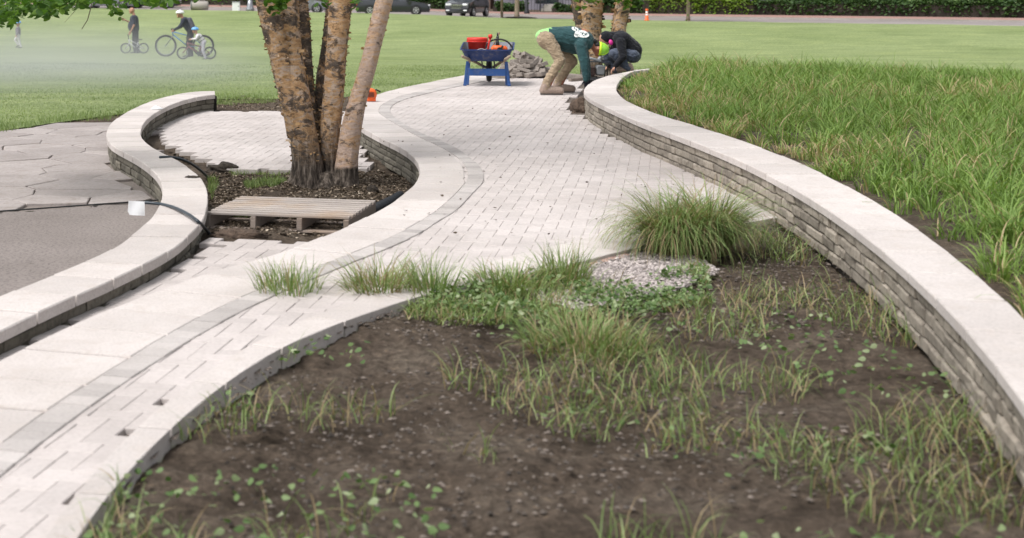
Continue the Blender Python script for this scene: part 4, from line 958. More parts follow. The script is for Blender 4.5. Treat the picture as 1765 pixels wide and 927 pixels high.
m.add(vs, [[j_ * 6 + i_, (j_ + 1) * 6 + i_, (j_ + 1) * 6 + i_ + 1, j_ * 6 + i_ + 1] for j_ in range(4) for i_ in range(5)] + [[nv_ + j_ * 6 + i_, nv_ + j_ * 6 + i_ + 1, nv_ + (j_ + 1) * 6 + i_ + 1, nv_ + (j_ + 1) * 6 + i_] for j_ in range(4) for i_ in range(5)])
tag(m.build('paper_tag', M['paper']), 'square of white paper taped to the end of the conduit over the asphalt', 'paper')
m = MB(); c = W(268, 188, .0)
for (a, b, h) in ((-.05, -.02, 0), (.05, -.03, .01), (.03, .05, .03), (-.03, .04, .005), (0, 0, .045)): pass
vs = [c + Vector(q) for q in ((-.06, -.05, .004), (.04, -.06, .006), (.09, .05, .004), (-.03, .1, .03), (0, .01, .05))]
m.add(vs, [(0, 1, 4), (1, 2, 4), (2, 3, 4), (3, 0, 4)]); tag(m.build('crumpled_paper', M['paper']), 'small crumpled white paper on the far bend of the curved wall', 'paper')
def clod(name, c, r, mat, label, cat, seed=0, sub=4):
    bm = bmesh.new(); bmesh.ops.create_icosphere(bm, subdivisions=sub, radius=1)
    for v in bm.verts:
        p = v.co * 2.3; k = 1 + .35 * (float(vnoise(p.x + p.z * 1.7 + seed, p.y + p.z, 1, seed)) - .5) * 2 * .8 + .25 * (float(vnoise(p.x * 4 + p.z * 5, p.y * 4 - p.z * 3, 1, seed + 2)) - .5)
        v.co = Vector((v.co.x * r[0] * k, v.co.y * r[1] * k, max(v.co.z * r[2] * k, -r[2] * .3)))
    me = bpy.data.meshes.new(name); bm.to_mesh(me); bm.free(); me.materials.append(mat)
    for p in me.polygons: p.use_smooth = True
    o = bpy.data.objects.new(name, me); COL.objects.link(o); o.location = c; return tag(o, label, cat)
M['clod'] = simple('dark_soil_clod', (.035, .027, .02), .95, var=.6, scale=30, bumpd=.02)
M['burlap'] = simple('brown_rubble', (.09, .062, .045), .95, var=.5, scale=25, bumpd=.03)
clod('root_clump', W(383, 294, -.26), (.16, .1, .075), M['clod'], 'dark root clump at the broken edge of the lower pavers', 'root clump', 3)
clod('soil_clod', W(641, 331, -.27), (.055, .05, .06), M['clod'], 'dark lump of soil right of the birch base', 'soil clod', 5)
clod('soil_clod', W(332, 306, .0), (.06, .05, .02), M['clod'], 'small crumb of dark soil spilled on the curved wall cap', 'soil clod', 6)
clod('soil_clod', W(412, 408, -.16), (.2, .07, .05), M['burlap'], 'reddish brown soil heap between the pallet and the near pavers', 'soil clod', 8)
clod('rubble_lump', W(1000, 193, -.02), (.13, .12, .17), M['burlap'], 'rough brown lump against the near end of the planter wall', 'rubble', 9)
# corrugated drain
M['drain'] = simple('drain_plastic', (.012, .014, .018), .55)
p = chaikin([W(598, 392, -.17), W(622, 374, -.16), W(648, 360, -.17), W(672, 349, -.2), W(690, 338, -.26)], 3); d = arclen(p); m = MB(); n = int(d[-1] / .006)
m.tube([sample(p, d, d[-1] * k / n) for k in range(n + 1)], [.040 + .009 * math.sin(k * 1.1) for k in range(n + 1)], 14)
tag(m.build('drain_pipe', M['drain'], None, True), 'black corrugated drain pipe along the retaining wall beside the pallet', 'pipe')
# bare twigs in the pit
for pts, lb in (([(658, 340, -.2), (662, 325, -.15), (660, 310, -.05), (650, 300, -.02), (640, 296, -.06)], 'thin pale bent twig in the pit right of the birch'), ([(357, 296, -.22), (354, 285, -.12), (351, 277, -.02)], 'thin dark twig sticking up by the dark root clump')):
    p = [PD(x, y, W(pts[0][0], pts[0][1], ZS).y) for x, y, z in pts]; m = MB(); m.tube(chaikin(p, 2), .0025, 5); tag(m.build('twig', M['twig']), lb, 'twig')

# ------------------------------------------------------------ heap of broken pavers
gp = 'grey pavers heaped behind the path'
c0 = W(908, 134, 0); rs = np.random.RandomState(31)
base = MB().box((0, 0, 0), (.30, .15, .07), None, None, .006).build('loose_paver', M['broken'])
hb = base.data
spots = []
for lay, (n, rx, ry, z) in enumerate(((34, .50, .42, .04), (26, .40, .34, .115), (18, .29, .25, .19), (11, .18, .16, .26), (5, .09, .08, .33))):
    for k in range(n):
        for _t in range(40):
            a = rs.uniform(0, 6.28); r = math.sqrt(rs.rand()); q = np.array([c0.x + r * math.cos(a) * rx + .02, c0.y + .45 + r * math.sin(a) * ry])
            if all(np.hypot(*(q - s[0])) > .13 or s[1] != lay for s in spots): break
        spots.append((q, lay, z + rs.uniform(-.015, .015)))
for i, (q, lay, z) in enumerate(spots):
    o = base if i == 0 else base.copy()
    if i: COL.objects.link(o)
    tl = .12 if lay == 0 else .5
    o.location = (q[0], q[1], z); o.rotation_euler = (rs.normal(0, tl * .7), rs.normal(0, tl * .7), rs.uniform(0, 6.28)); k = rs.uniform(.75, 1.1); o.scale = (k, rs.uniform(.8, 1.05), 1)
    tag(o, 'broken grey paver in the heap behind the path between the wheelbarrow and the bending worker', 'paver', gp)
for k, (x, y) in enumerate(((862, 131), (1012, 134), (990, 131), (1088, 128), (1098, 124))):
    o = base.copy(); COL.objects.link(o); p = W(x, y, .03); o.location = p; o.rotation_euler = (0, 0, rs.uniform(0, 3)); 
    tag(o, 'single loose grey paver lying flat on the bare ground apart from the heap', 'paver', 'scattered single pavers')
# edging board lying at the far edge of the pavers
a, b = W(982, 137.5, .02), W(1040, 134, .02); m = MB(); dd = b - a; m.box((a + b) / 2, (dd.length, .07, .05), Matrix.Rotation(math.atan2(dd.y, dd.x), 3, 'Z'), None, .004)
tag(m.build('edging_board', M['palletdark']), 'flat brown board at the far edge of the pavers behind the bending worker', 'board')

# ------------------------------------------------------------ wheelbarrow
WB = W(840, 147.5, 0) + Vector((0, .05, 0)); wrz = R(-8)
wb = empty('wheelbarrow', WB, wrz, 'blue wheelbarrow loaded with tools standing at the far end of the path', 'wheelbarrow')
def ringrect(cx, cy, hx, hy, z, rad, n=5, tilt=0):
    out = []
    for sx, sy, a0 in ((1, 1, 0), (-1, 1, 90), (-1, -1, 180), (1, -1, 270)):
        for k in range(n + 1):
            a = R(a0 + 90 * k / n); x = cx + sx * (hx - rad) + rad * math.cos(a); y = cy + sy * (hy - rad) + rad * math.sin(a)
            out.append((x, y, z + tilt * (y - cy)))
    return out
m = MB(); rings = [ringrect(0, .30, .30, .27, .385, .07), ringrect(0, .30, .345, .34, .42, .1), ringrect(0, .31, .375, .42, .52, .09, tilt=.04), ringrect(0, .31, .41, .48, .62, .07, tilt=.08), ringrect(0, .31, .43, .505, .625, .08, tilt=.08), ringrect(0, .31, .43, .505, .61, .08, tilt=.08)]
nn = len(rings[0]); vs = [p for r in rings for p in r]
fs = [[i * nn + k, i * nn + (k + 1) % nn, (i + 1) * nn + (k + 1) % nn, (i + 1) * nn + k] for i in range(len(rings) - 1) for k in range(nn)] + [list(range(nn))[::-1]]
m.add(vs, fs); tray = shade_auto(m.build('tray', M['bluepaint'], wb), 50)
m = MB(); ri = [[(x * .97, .31 + (y - .31) * .97, z + .006) for x, y, z in r] for r in rings[:4]]; vs = [p for r in ri for p in r]
m.add(vs, [[i * nn + k, (i + 1) * nn + k, (i + 1) * nn + (k + 1) % nn, i * nn + (k + 1) % nn] for i in range(3) for k in range(nn)] + [list(range(nn))]); shade_auto(m.build('lining', M['trayin'], tray), 50)
# emblem on the near side of the tray: outlined hexagon with scribbled lettering and an ochre mark
def on_tray(x, z):  # near face leans outwards
    t = np.interp(z, [.40, .44, .52, .62], [.03, -.04, -.11, -.17]); return Vector((x, t - .006, z))
m = MB(); hx = [(-.17, .575), (-.08, .597), (.01, .575), (.01, .49), (-.08, .462), (-.17, .49)]
for k in range(6): m.tube([on_tray(*hx[k]), on_tray(*hx[(k + 1) % 6])], .0035, 5)
for k, (x0_, x1_) in enumerate(((-.12, -.045), (-.115, -.05))): m.tube([on_tray(x0_, .578 - k * .012), on_tray(x1_, .578 - k * .012)], .004, 5)
m.tube([on_tray(-.05, .497), on_tray(-.015, .515), on_tray(.0, .505)], .005, 5); m.tube([on_tray(-.075, .49), on_tray(-.06, .478)], .006, 5)
m.build('emblem', M['print_white'], tray)
m = MB()
for x0_, x1_, z_ in ((-.16, -.11, .515), (-.09, -.07, .512), (-.05, -.02, .52)): m.tube([on_tray(x0_, z_), on_tray(x1_, z_ + .003)], .006, 5)
m.build('emblem_mark', simple('ochre_mark', (.45, .28, .06), .6), tray)
for sx in (-1, 1):
    m = MB(); m.tube([(sx * .37, -.46, .49), (sx * .31, -.2, .44), (sx * .25, .25, .385), (sx * .07, .92, .24)], .024, 8); m.build('handle', M['handlewood'], wb, True)
    m = MB()   # folded steel leg
    m.box((sx * .33, -.03, .19), (.05, .012, .40), Matrix.Rotation(sx * -.12, 3, 'Y'), None, .003); m.box((sx * .305, .10, .19), (.045, .012, .40), Matrix.Rotation(sx * -.05, 3, 'Y') @ Matrix.Rotation(-.35, 3, 'X'), None, .003)
    m.box((sx * .352, .01, .012), (.055, .10, .02), None, None, .003)
    for z_ in (.12, .20, .27, .34): m.lathe([(0, -.018), (.009, -.018), (.009, .01)], (sx * (.315 + (.36 - z_) * .1), -.03, z_), 8, 'Y')
    m.build('leg', M['bluepaint2'], wb)
    m = MB().box((sx * .285, -.02, .42), (.045, .03, .13), None, None, .004); m.build('bracket', M['handlewood'], wb)
m = MB().box((0, -.045, .215), (.60, .012, .115), None, None, .004); m.build('cross_brace', M['bluepaint2'], wb)
wh = MB(); wh.torus((0, .86, .19), .145, .047, 'X', 32, 10); tyre = wh.build('wheel', M['rubber'], wb, True)
m = MB().lathe([(0, -.03), (.11, -.03), (.12, -.045), (.12, .045), (.11, .03), (0, .03)], (0, .86, .19), 20, 'X'); m.build('hub', M['bluepaint2'], tyre)
m = MB(); m.tube([(-.1, .3, .40), (-.1, .86, .19)], .012, 6); m.tube([(.1, .3, .40), (.1, .86, .19)], .012, 6); m.build('fork', M['dmetal'], wb)
def wloc(x, y, z): return WB + Matrix.Rotation(wrz, 3, 'Z') @ Vector((x, y, z))
bk = empty('bucket', wloc(-.17, .32, .41), 0, 'red plastic bucket sitting in the wheelbarrow tray', 'bucket')
MB().lathe([(0, 0), (.13, 0), (.155, .27), (.172, .275), (.172, .335), (.165, .345), (.158, .345), (.152, .3), (.125, .01), (0, .01)], (0, 0, 0), 32).build('body', M['red'], bk, True)
m = MB(); m.torus((0, 0, .28), .176, .007, 'Z', 32, 6); m.build('rim', M['red'], bk, True)
m = MB(); m.tube([wloc(.0, .2, .5), wloc(.02, .2, .66), wloc(.045, .2, .76)], [.02, .018, .02], 10); m.lathe([(0, -.0), (.03, .0), (.036, .035), (.03, .06), (0, .065)], wloc(.045, .2, .75), 12)
tag(m.build('mallet', M['red'], None, True), 'red-orange handled mallet standing up in the wheelbarrow beside the bucket', 'mallet')
m = MB(); m.tube([wloc(.02, .42, .48), wloc(.1, .42, .66), wloc(.185, .42, .84)], [.012, .013, .016], 8)
tag(m.build('tool_handle', M['handlewood'], None, True), 'wooden tool handle leaning out of the wheelbarrow behind the mallet', 'handle')
sw = empty('cutoff_saw', wloc(.16, .25, .46), R(-8), 'orange cut-off saw with a black loop handle in the wheelbarrow tray', 'saw')
m = MB().box((0, 0, .09), (.2, .2, .17), None, None, .03); m.box((.1, .02, .1), (.12, .16, .13), None, None, .03); shade_auto(m.build('engine_cover', M['orange'], sw))
m = MB(); m.tube(chaikin([(-.19, -.05, .12), (-.17, -.05, .2), (-.08, -.05, .265), (.05, -.05, .28), (.17, -.05, .24), (.24, -.05, .14)], 2), .014, 8); m.build('loop_handle', M['rubber'], sw, True)
m = MB().lathe([(0, -.008), (.04, -.02), (.05, 0), (.04, .02), (0, .02)], (.04, -.11, .1), 16, 'Y'); m.box((.06, -.105, .12), (.03, .02, .12), Matrix.Rotation(.5, 3, 'Y')); m.build('starter', M['rubber'], sw)
m = MB(); m.tube([(.0, 0, .17), (.0, 0, .25)], [.035, .022], 12); m.lathe([(.02, 0), (.024, .06), (.014, .08), (0, .08)], (.0, 0, .25), 12); m.tube([(.0, 0, .33), (.0, 0, .38)], .012, 8); m.build('bottle_cap', M['dmetal'], sw, True)

# orange tool behind the foreground birch
P0 = W(640, 176, 0); ot = empty('leaf_blower', P0 + Vector((0, .1, 0)), 0, 'orange power tool with dark handle standing on the slabs behind the birch', 'power tool')
m = MB().lathe([(0, -.05), (.06, -.05), (.085, -.02), (.085, .03), (.05, .06), (0, .06)], (-.005, 0, .10), 20, 'Y'); m.box((.0, .02, .03), (.13, .12, .05), None, None, .012); shade_auto(m.build('housing', M['orange'], ot))
m = MB()
for k in range(5): m.box((-.005, -.055, .07 + k * .015), (.09, .012, .005))
m.build('grille', M['dmetal'], ot)
m = MB(); m.tube([(.03, 0, .13), (.07, 0, .165), (.13, 0, .135)], .012, 8); m.build('handle', M['rubber'], ot, True)

# ------------------------------------------------------------ bodies: union of tapered capsules, remeshed into one skin
def caps(mb, p0, p1, r0, r1, flat=1.0, side=None):
    p0, p1 = Vector(p0), Vector(p1); d = (p1 - p0); L = d.length; d = d.normalized() if L > 1e-6 else Vector((0, 0, 1))
    s = Vector(side) if side else (Vector((0, 1, 0)) if abs(d.y) < .9 else Vector((1, 0, 0)))
    s = (s - d * s.dot(d)).normalized(); t = d.cross(s); n = 14; rows = []
    for k in range(5): a = R(-90 + 90 * k / 4); rows.append((r0 * math.sin(a), r0 * math.cos(a)))
    for k in range(5): a = R(90 * k / 4); rows.append((L + r1 * math.sin(a), r1 * math.cos(a)))
    vs = []
    for h, r in rows:
        r = max(r, 1e-4)
        for k in range(n): a = 2 * math.pi * k / n; vs.append(p0 + d * h + s * math.cos(a) * r + t * math.sin(a) * r * flat)
    m = len(rows)
    fs = [[i * n + k, i * n + (k + 1) % n, (i + 1) * n + (k + 1) % n, (i + 1) * n + k] for i in range(m - 1) for k in range(n)] + [list(range(n))[::-1], [(m - 1) * n + k for k in range(n)]]
    mb.add(vs, fs)
def ell(mb, c, r, rot=None):
    bm = bmesh.new(); bmesh.ops.create_icosphere(bm, subdivisions=3, radius=1); c = Vector(c)
    vs = []
    for v in bm.verts:
        q = Vector((v.co.x * r[0], v.co.y * r[1], v.co.z * r[2])); vs.append(c + (rot @ q if rot is not None else q))
    mb.add(vs, [[v.index for v in f.verts] for f in bm.faces]); bm.free()
def skin(name, mb, mat, parent, vox=.012, sm=6, wr=0, seed=0):
    me = bpy.data.meshes.new('tmp'); me.from_pydata(mb.v, [], mb.f); o = bpy.data.objects.new('tmp', me); COL.objects.link(o)
    r = o.modifiers.new('r', 'REMESH'); r.mode = 'VOXEL'; r.voxel_size = vox
    s = o.modifiers.new('s', 'SMOOTH'); s.iterations = sm; s.factor = .5
    dg = bpy.context.evaluated_depsgraph_get(); dg.update(); me2 = bpy.data.meshes.new_from_object(o.evaluated_get(dg)); bpy.data.objects.remove(o)
    if wr:
        n = len(me2.vertices); co = np.zeros(n * 3, np.float32); me2.vertices.foreach_get('co', co); co = co.reshape(-1, 3)
        no = np.zeros(n * 3, np.float32); me2.vertices.foreach_get('normal', no) if hasattr(me2.vertices[0], 'normal') else None; no = no.reshape(-1, 3)
        f = vnoise(co[:, 0] * 1.0 + co[:, 1] * .7, co[:, 2] * 2.2 + co[:, 0] * .8, .055, seed) - .5
        f = np.abs(f) * 2 - .5
        co += no * (f * wr)[:, None]; me2.vertices.foreach_set('co', co.ravel())
    me2.name = name; me2.materials.clear(); me2.materials.append(mat); me2.polygons.foreach_set('use_smooth', [True] * len(me2.polygons)); me2.update()
    ob = bpy.data.objects.new(name, me2); COL.objects.link(ob); ob.parent = parent
    return ob
def hand(mb, w_, d, side, s=1.0, curl=.5, n_out=None):
    """palm and five fingers from the wrist point w_ along d; side = across the palm"""
    d = Vector(d).normalized(); side = Vector(side); side = (side - d * side.dot(d)).normalized(); nn = d.cross(side)
    w_ = Vector(w_); pe = w_ + d * .085 * s
    for k in range(4): caps(mb, w_ + side * (k - 1.5) * .014 * s, pe + side * (k - 1.5) * .02 * s, .014 * s, .011 * s)
    for k, L in enumerate((.068, .078, .072, .056)):
        a = pe + side * (k - 1.5) * .02 * s; d1 = (d + nn * curl * .5).normalized(); d2 = (d + nn * curl * 1.6).normalized()
        b = a + d1 * L * .5 * s; caps(mb, a, b, .0095 * s, .009 * s); caps(mb, b, b + d2 * L * .5 * s, .009 * s, .007 * s)
    a = w_ + d * .03 * s - side * .03 * s; b = a + (d * .8 - side * .8 + nn * .3).normalized() * .04 * s; caps(mb, a, b, .013 * s, .010 * s); caps(mb, b, b + (d + nn * .5).normalized() * .03 * s, .010 * s, .008 * s)

# --- worker bending over (faces right)
YW = 20.75
def q(x, y, dy=0): return PD(x, y, YW + dy)
w1 = empty('person', (q(955, 160).x, YW, 0), 0, 'worker bending over the path in a dark green sweatshirt, khaki trousers and lime green cap', 'person')
w1o = Vector(w1.location)
def L1(o): o.location = -w1o; return o
nf = Vector((q(940, 157).x, 20.55, .075)); ff = Vector((q(968, 153).x, 20.98, .075))   # ankles
hipN, hipF = q(945, 68, -.1), q(950, 70, .1); knN, knF = q(966, 104, -.2), q(987, 105, .12)
sh = q(1006, 68); nk = q(1020, 76); hd = q(1033, 84)
skn = MB()
caps(skn, q(945, 66), q(1003, 66), .13, .15); caps(skn, sh, nk, .08, .06); caps(skn, nk, q(1027, 82), .058, .06)
ell(skn, hd, (.115, .078, .09), Matrix.Rotation(R(8), 3, 'Y')); ell(skn, hd + Vector((-.02, 0, -.075)), (.055, .05, .045))
ell(skn, hd + Vector((.03, 0, -.098)), (.016, .014, .02)); ell(skn, hd + Vector((-.02, -.08, .0)), (.03, .014, .02)); ell(skn, hd + Vector((-.02, .08, .0)), (.03, .014, .02))
for hp, kn, ft in ((hipN, knN, nf), (hipF, knF, ff)): caps(skn, hp, kn, .075, .045); caps(skn, kn, ft, .04, .035)
elN, wrN = q(1008, 112, -.24), q(1010, 137, -.25); elF, wrF = q(1010, 112, .2), q(1013, 134, .18)
caps(skn, q(1000, 78, -.17), elN, .05, .04); caps(skn, elN, wrN, .038, .028); caps(skn, q(1004, 78, .17), elF, .05, .04); caps(skn, elF, wrF, .038, .028)
body1 = L1(skin('body', skn, M['skintan'], w1, .011, 4))
c = MB(); caps(c, q(953, 64), q(985, 65), .165, .19, .95); caps(c, q(980, 66), q(1004, 70), .19, .175); caps(c, q(1004, 72, -.10), q(1012, 76, -.08), .12, .085); caps(c, q(1004, 72, .10), q(1012, 76, .08), .12, .085); caps(c, q(975, 76), q(992, 80), .12, .12)
for s_, e, w_ in ((q(1001, 78, -.18), elN, wrN), (q(1003, 78, .18), elF, wrF)): caps(c, s_, e, .092, .07); caps(c, e, w_, .07, .047)
shirt = L1(skin('sweatshirt', c, M['green_shirt'], w1, .011, 5, .010, 1))
c = MB(); caps(c, q(936, 62), q(952, 60), .115, .13, .9); L1(skin('undershirt', c, M['lime'], w1, .012, 4))
c = MB(); caps(c, q(940, 68, -.07), q(946, 72, -.07), .135, .135); caps(c, q(942, 69, .07), q(948, 72, .07), .135, .13)
for hp, kn, ft in ((hipN, knN, nf), (hipF, knF, ff)): caps(c, hp, kn, .118, .08); caps(c, kn, ft + Vector((-.01, 0, .10)), .08, .066); caps(c, ft + Vector((-.01, 0, .09)), ft + Vector((-.015, 0, .035)), .07, .07)
L1(skin('trousers', c, M['khaki'], w1, .011, 4, .016, 3))
c = MB(); c.tube([q(930, 60, a) + Vector((.01 + .02 * (1 - (a / .13) ** 2) * 0, 0, 0)) for a in (-.1, 0, .1)], .02, 8); L1(c.build('belt', M['beltbrown'], w1, True))
for ft, dz in ((nf, 0), (ff, 0)):
    c = MB(); caps(c, ft + Vector((-.06, 0, -.015)), ft + Vector((-.02, 0, .06)), .06, .068); caps(c, ft + Vector((-.03, 0, -.005)), ft + Vector((.20, .0, -.022)), .064, .05, 1.1); o = L1(skin('boot', c, M['boot'], w1, .009, 4))
    c = MB().prism([(ft.x - .1, ft.y - .04), (ft.x + .08, ft.y - .045), (ft.x + .2, ft.y - .035), (ft.x + .235, ft.y), (ft.x + .2, ft.y + .035), (ft.x + .08, ft.y + .045), (ft.x - .1, ft.y + .04)], .0, .022); s2 = c.build('sole', M['sole'], o); s2.location = (0, 0, 0)
for wr, sg in ((wrN, -1), (wrF, 1)):
    c = MB(); hand(c, wr + Vector((0, 0, .01)), (.1, 0, -1), (1, 0, 0), .95, .4 * sg); L1(skin('glove', c, M['glove'], w1, .006, 2))
# cap: shell on the crown, band at its edge, peak pointing down; dark hair and hood at the nape
c = MB(); ax = Vector((1, 0, -.12)).normalized(); s1 = Vector((0, 1, 0)); s2v = ax.cross(s1)
def capring(h, r, k): a = 2 * math.pi * k / 28; return hd + ax * h + s1 * math.cos(a) * r * .88 + s2v * math.sin(a) * r
prof = [(-.005, .100), (.03, .101), (.07, .094), (.105, .075), (.13, .048), (.142, .018), (.144, .001)]
vs = [capring(h, r, k) for h, r in prof for k in range(28)]; c.add(vs, [[i * 28 + k, i * 28 + (k + 1) % 28, (i + 1) * 28 + (k + 1) % 28, (i + 1) * 28 + k] for i in range(6) for k in range(28)])
hat = L1(c.build('cap', M['neon'], w1, True))
c = MB(); vs = [capring(h, r, k) for h, r in ((-.012, .102), (-.012, .106), (.022, .107), (.022, .102)) for k in range(28)]; c.add(vs, [[i * 28 + k, i * 28 + (k + 1) % 28, (i + 1) * 28 + (k + 1) % 28, (i + 1) * 28 + k] for i in range(3) for k in range(28)])
for kk in (4, 10, 18, 24): c.tube([capring(h, r + .002, kk) for h, r in prof[:-1]], .004, 5)
o = c.build('cap_band', M['neonband'], hat, True)
c = MB(); c.add([hd + Vector(v) for v in ((.01, -.075, -.095), (.01, .075, -.095), (.055, .06, -.165), (.055, -.06, -.165), (.022, -.075, -.098), (.022, .075, -.098), (.062, .06, -.16), (.062, -.06, -.16))], [(0, 1, 2, 3), (4, 7, 6, 5), (0, 3, 7, 4), (1, 5, 6, 2), (3, 2, 6, 7), (0, 4, 5, 1)]); c.build('peak', M['tank'], hat)
c = MB(); ell(c, hd + Vector((-.035, 0, .06)), (.07, .075, .05)); ell(c, nk + Vector((.02, 0, .045)), (.06, .08, .04)); L1(skin('hair', c, M['hair'], w1, .01, 3, .006))
# printed emblem on the back, laid on the cloth
def decal(name, target, shapes, mat, parent, Y0=19.0, off=.004, orgn=None):
    dg = bpy.context.evaluated_depsgraph_get(); me = target.data; bv = BVHTree.FromPolygons([v.co for v in me.vertices], [tuple(p.vertices) for p in me.polygons])
    mb = MB(); cam_ = Vector((0, 0, CH))
    for poly in shapes:
        xs = [p[0] for p in poly]; ys = [p[1] for p in poly]; st = .45
        nx = max(2, int((max(xs) - min(xs)) / st)); ny = max(2, int((max(ys) - min(ys)) / st)); idx = {}; vs = []
        P = [(min(xs) + (max(xs) - min(xs)) * i / nx, min(ys) + (max(ys) - min(ys)) * j / ny) for j in range(ny + 1) for i in range(nx + 1)]
        ins = inpoly(P, poly)
        for n_, (x, y) in enumerate(P):
            d = (PD(x, y, 20) - cam_).normalized(); h = bv.ray_cast(cam_, d)
            if ins[n_] and h[0] is not None: idx[n_] = len(vs); vs.append(h[0] + h[1] * off)
        fs = []
        for j in range(ny):
            for i in range(nx):
                k = [j * (nx + 1) + i, j * (nx + 1) + i + 1, (j + 1) * (nx + 1) + i + 1, (j + 1) * (nx + 1) + i]
                if all(a in idx for a in k): fs.append([idx[a] for a in k])
        if fs: mb.add(vs, fs)
    o = mb.build(name, mat, parent, True); return o
def E(cx, cy, rx, ry, a=0, n=20):
    a = R(a); return [(cx + rx * math.cos(t) * math.cos(a) - ry * math.sin(t) * math.sin(a), cy + rx * math.cos(t) * math.sin(a) + ry * math.sin(t) * math.cos(a)) for t in np.linspace(0, 2 * math.pi, n, endpoint=False)]
decal('printed_emblem', shirt, [E(991.5, 50.5, 7, 3.6, 25), E(1003, 58.5, 13, 6.2, 12), E(994, 60, 5, 4.5, 0)], M['print_white'], shirt, off=.005)
decal('printed_letters', shirt, [E(990, 49, 1.2, 2.4, -20), E(993, 51.5, 1.2, 2.4, -20), E(996.5, 53, .9, 2, 0), E(992.5, 60.3, .8, 2.2, -15), E(995, 60.8, .8, 2.2, -15), E(998, 61, .7, 1.8, 10), E(1004, 58.2, 1.6, 3, 30), E(1008.5, 59.5, 1.5, 2.8, -30), E(1006, 62, 2.5, .9, 10), E(1011, 58.5, 1.2, 2.2, 0), E(1001, 56.4, 3, .7, 20)], M['green_shirt'], shirt, off=.009)

# --- worker crouching behind the planter wall (faces left)
YC = 24.2
def c2q(x, y, dy=0): return PD(x, y, YC + dy)
w2 = empty('person', (c2q(1075, 122).x, YC, 0), 0, 'worker crouching behind the planter wall in a black jacket with a pink ear protector', 'person'); o2 = Vector(w2.location)
def L2_(o): o.location = -o2; return o
gz = CH - (122 + 30) * YC / F
c = MB(); caps(c, c2q(1088, 88), c2q(1068, 66), .13, .13); caps(c, c2q(1062, 62), c2q(1050, 64), .06, .06)
hd2 = c2q(1043, 67); ell(c, hd2, (.095, .08, .115), Matrix.Rotation(R(-35), 3, 'Y')); ell(c, hd2 + Vector((-.09, 0, -.04)), (.02, .014, .022)); ell(c, hd2 + Vector((-.05, 0, -.085)), (.05, .045, .04))
kn1, kn2 = c2q(1058, 92, -.15), c2q(1040, 96, .16); an1, an2 = c2q(1082, 118, -.15), c2q(1060, 120, .16)
for hp, kn, an in ((c2q(1090, 94, -.1), kn1, an1), (c2q(1086, 94, .1), kn2, an2)): caps(c, hp, kn, .08, .055); caps(c, kn, an, .05, .04)
e1, wr1 = c2q(1074, 98, -.26), c2q(1060, 114, -.22); e2, wr2 = c2q(1050, 98, .22), c2q(1048, 112, .1)
for s_, e, w_ in ((c2q(1070, 72, -.18), e1, wr1), (c2q(1066, 72, .18), e2, wr2)): caps(c, s_, e, .05, .04); caps(c, e, w_, .036, .028)
hand(c, wr1, (-.6, 0, -.8), (0, 1, 0), 1.0, .5); hand(c, wr2, (-.5, 0, -.8), (0, 1, 0), 1.0, -.5)
L2_(skin('body', c, M['skin'], w2, .010, 3))
c = MB(); caps(c, c2q(1090, 86), c2q(1070, 70), .17, .185); caps(c, c2q(1074, 66, -.1), c2q(1066, 66, -.1), .12, .1); caps(c, c2q(1074, 66, .1), c2q(1066, 66, .1), .12, .1); caps(c, c2q(1064, 64), c2q(1054, 62), .1, .085); caps(c, c2q(1094, 84), c2q(1099, 88), .12, .08)
for s_, e, w_ in ((c2q(1070, 72, -.18), e1, wr1), (c2q(1066, 72, .18), e2, wr2)): caps(c, s_, e, .088, .07); caps(c, e, w_, .068, .045)
L2_(skin('jacket', c, M['black'], w2, .011, 5, .01, 4))
c = MB(); caps(c, c2q(1090, 95, -.06), c2q(1092, 95, .06), .14, .14)
for hp, kn, an in ((c2q(1090, 95, -.1), kn1, an1), (c2q(1086, 95, .1), kn2, an2)): caps(c, hp, kn, .125, .092); caps(c, kn, an, .09, .07)
L2_(skin('trousers', c, M['denim'], w2, .011, 4, .014, 5))
c = MB(); ell(c, hd2 + Vector((.02, 0, .03)), (.115, .097, .115), Matrix.Rotation(R(-30), 3, 'Y')); ell(c, c2q(1052, 64), (.1, .1, .09)); L2_(skin('hood', c, M['black'], w2, .01, 3, .008))
c = MB(); ell(c, c2q(1053, 73, -.11), (.038, .03, .052), Matrix.Rotation(R(-20), 3, 'Y')); L2_(skin('ear_protector', c, M['pink'], w2, .008, 2))
for an in (an1, an2):
    c = MB(); a = Vector((an.x, an.y, gz + .05)); caps(c, a + Vector((.06, 0, -.01)), a + Vector((.03, 0, .05)), .05, .055); caps(c, a + Vector((.03, 0, -.01)), a + Vector((-.17, 0, -.02)), .05, .035, 1.1); L2_(skin('boot', c, M['boot'], w2, .009, 3))

# --- engine tool between the two workers
et = empty('plate_compactor', PD(1028, 127, 23.6), 0, 'small grey engine-driven tool with dark frame between the two workers', 'machine'); et.location.z = -.02
m = MB().box((0, 0, .03), (.34, .28, .035), None, None, .01); m.box((.0, 0, .055), (.28, .24, .02), None, None, .006); m.build('base_plate', M['dmetal'], et)
m = MB().box((.06, 0, .19), (.15, .17, .17), Matrix.Rotation(.06, 3, 'Y'), None, .02); shade_auto(m.build('tank', M['tank'], et))
m = MB().box((-.09, 0, .17), (.11, .16, .16), None, None, .015)
for k in range(5): m.box((-.09, 0, .11 + k * .03), (.13, .18, .008))
m.build('engine', M['beltbrown'], et)
m = MB()
for y in (-.12, .12): m.tube([(.16, y, .06), (.165, y, .30), (.02, y, .335), (-.15, y, .33), (-.165, y, .06)], .011, 8)
m.tube([(.165, -.12, .30), (.165, .12, .30)], .011, 8); m.tube([(-.15, -.12, .33), (-.15, .12, .33)], .011, 8); m.build('frame', M['dmetal'], et, True)
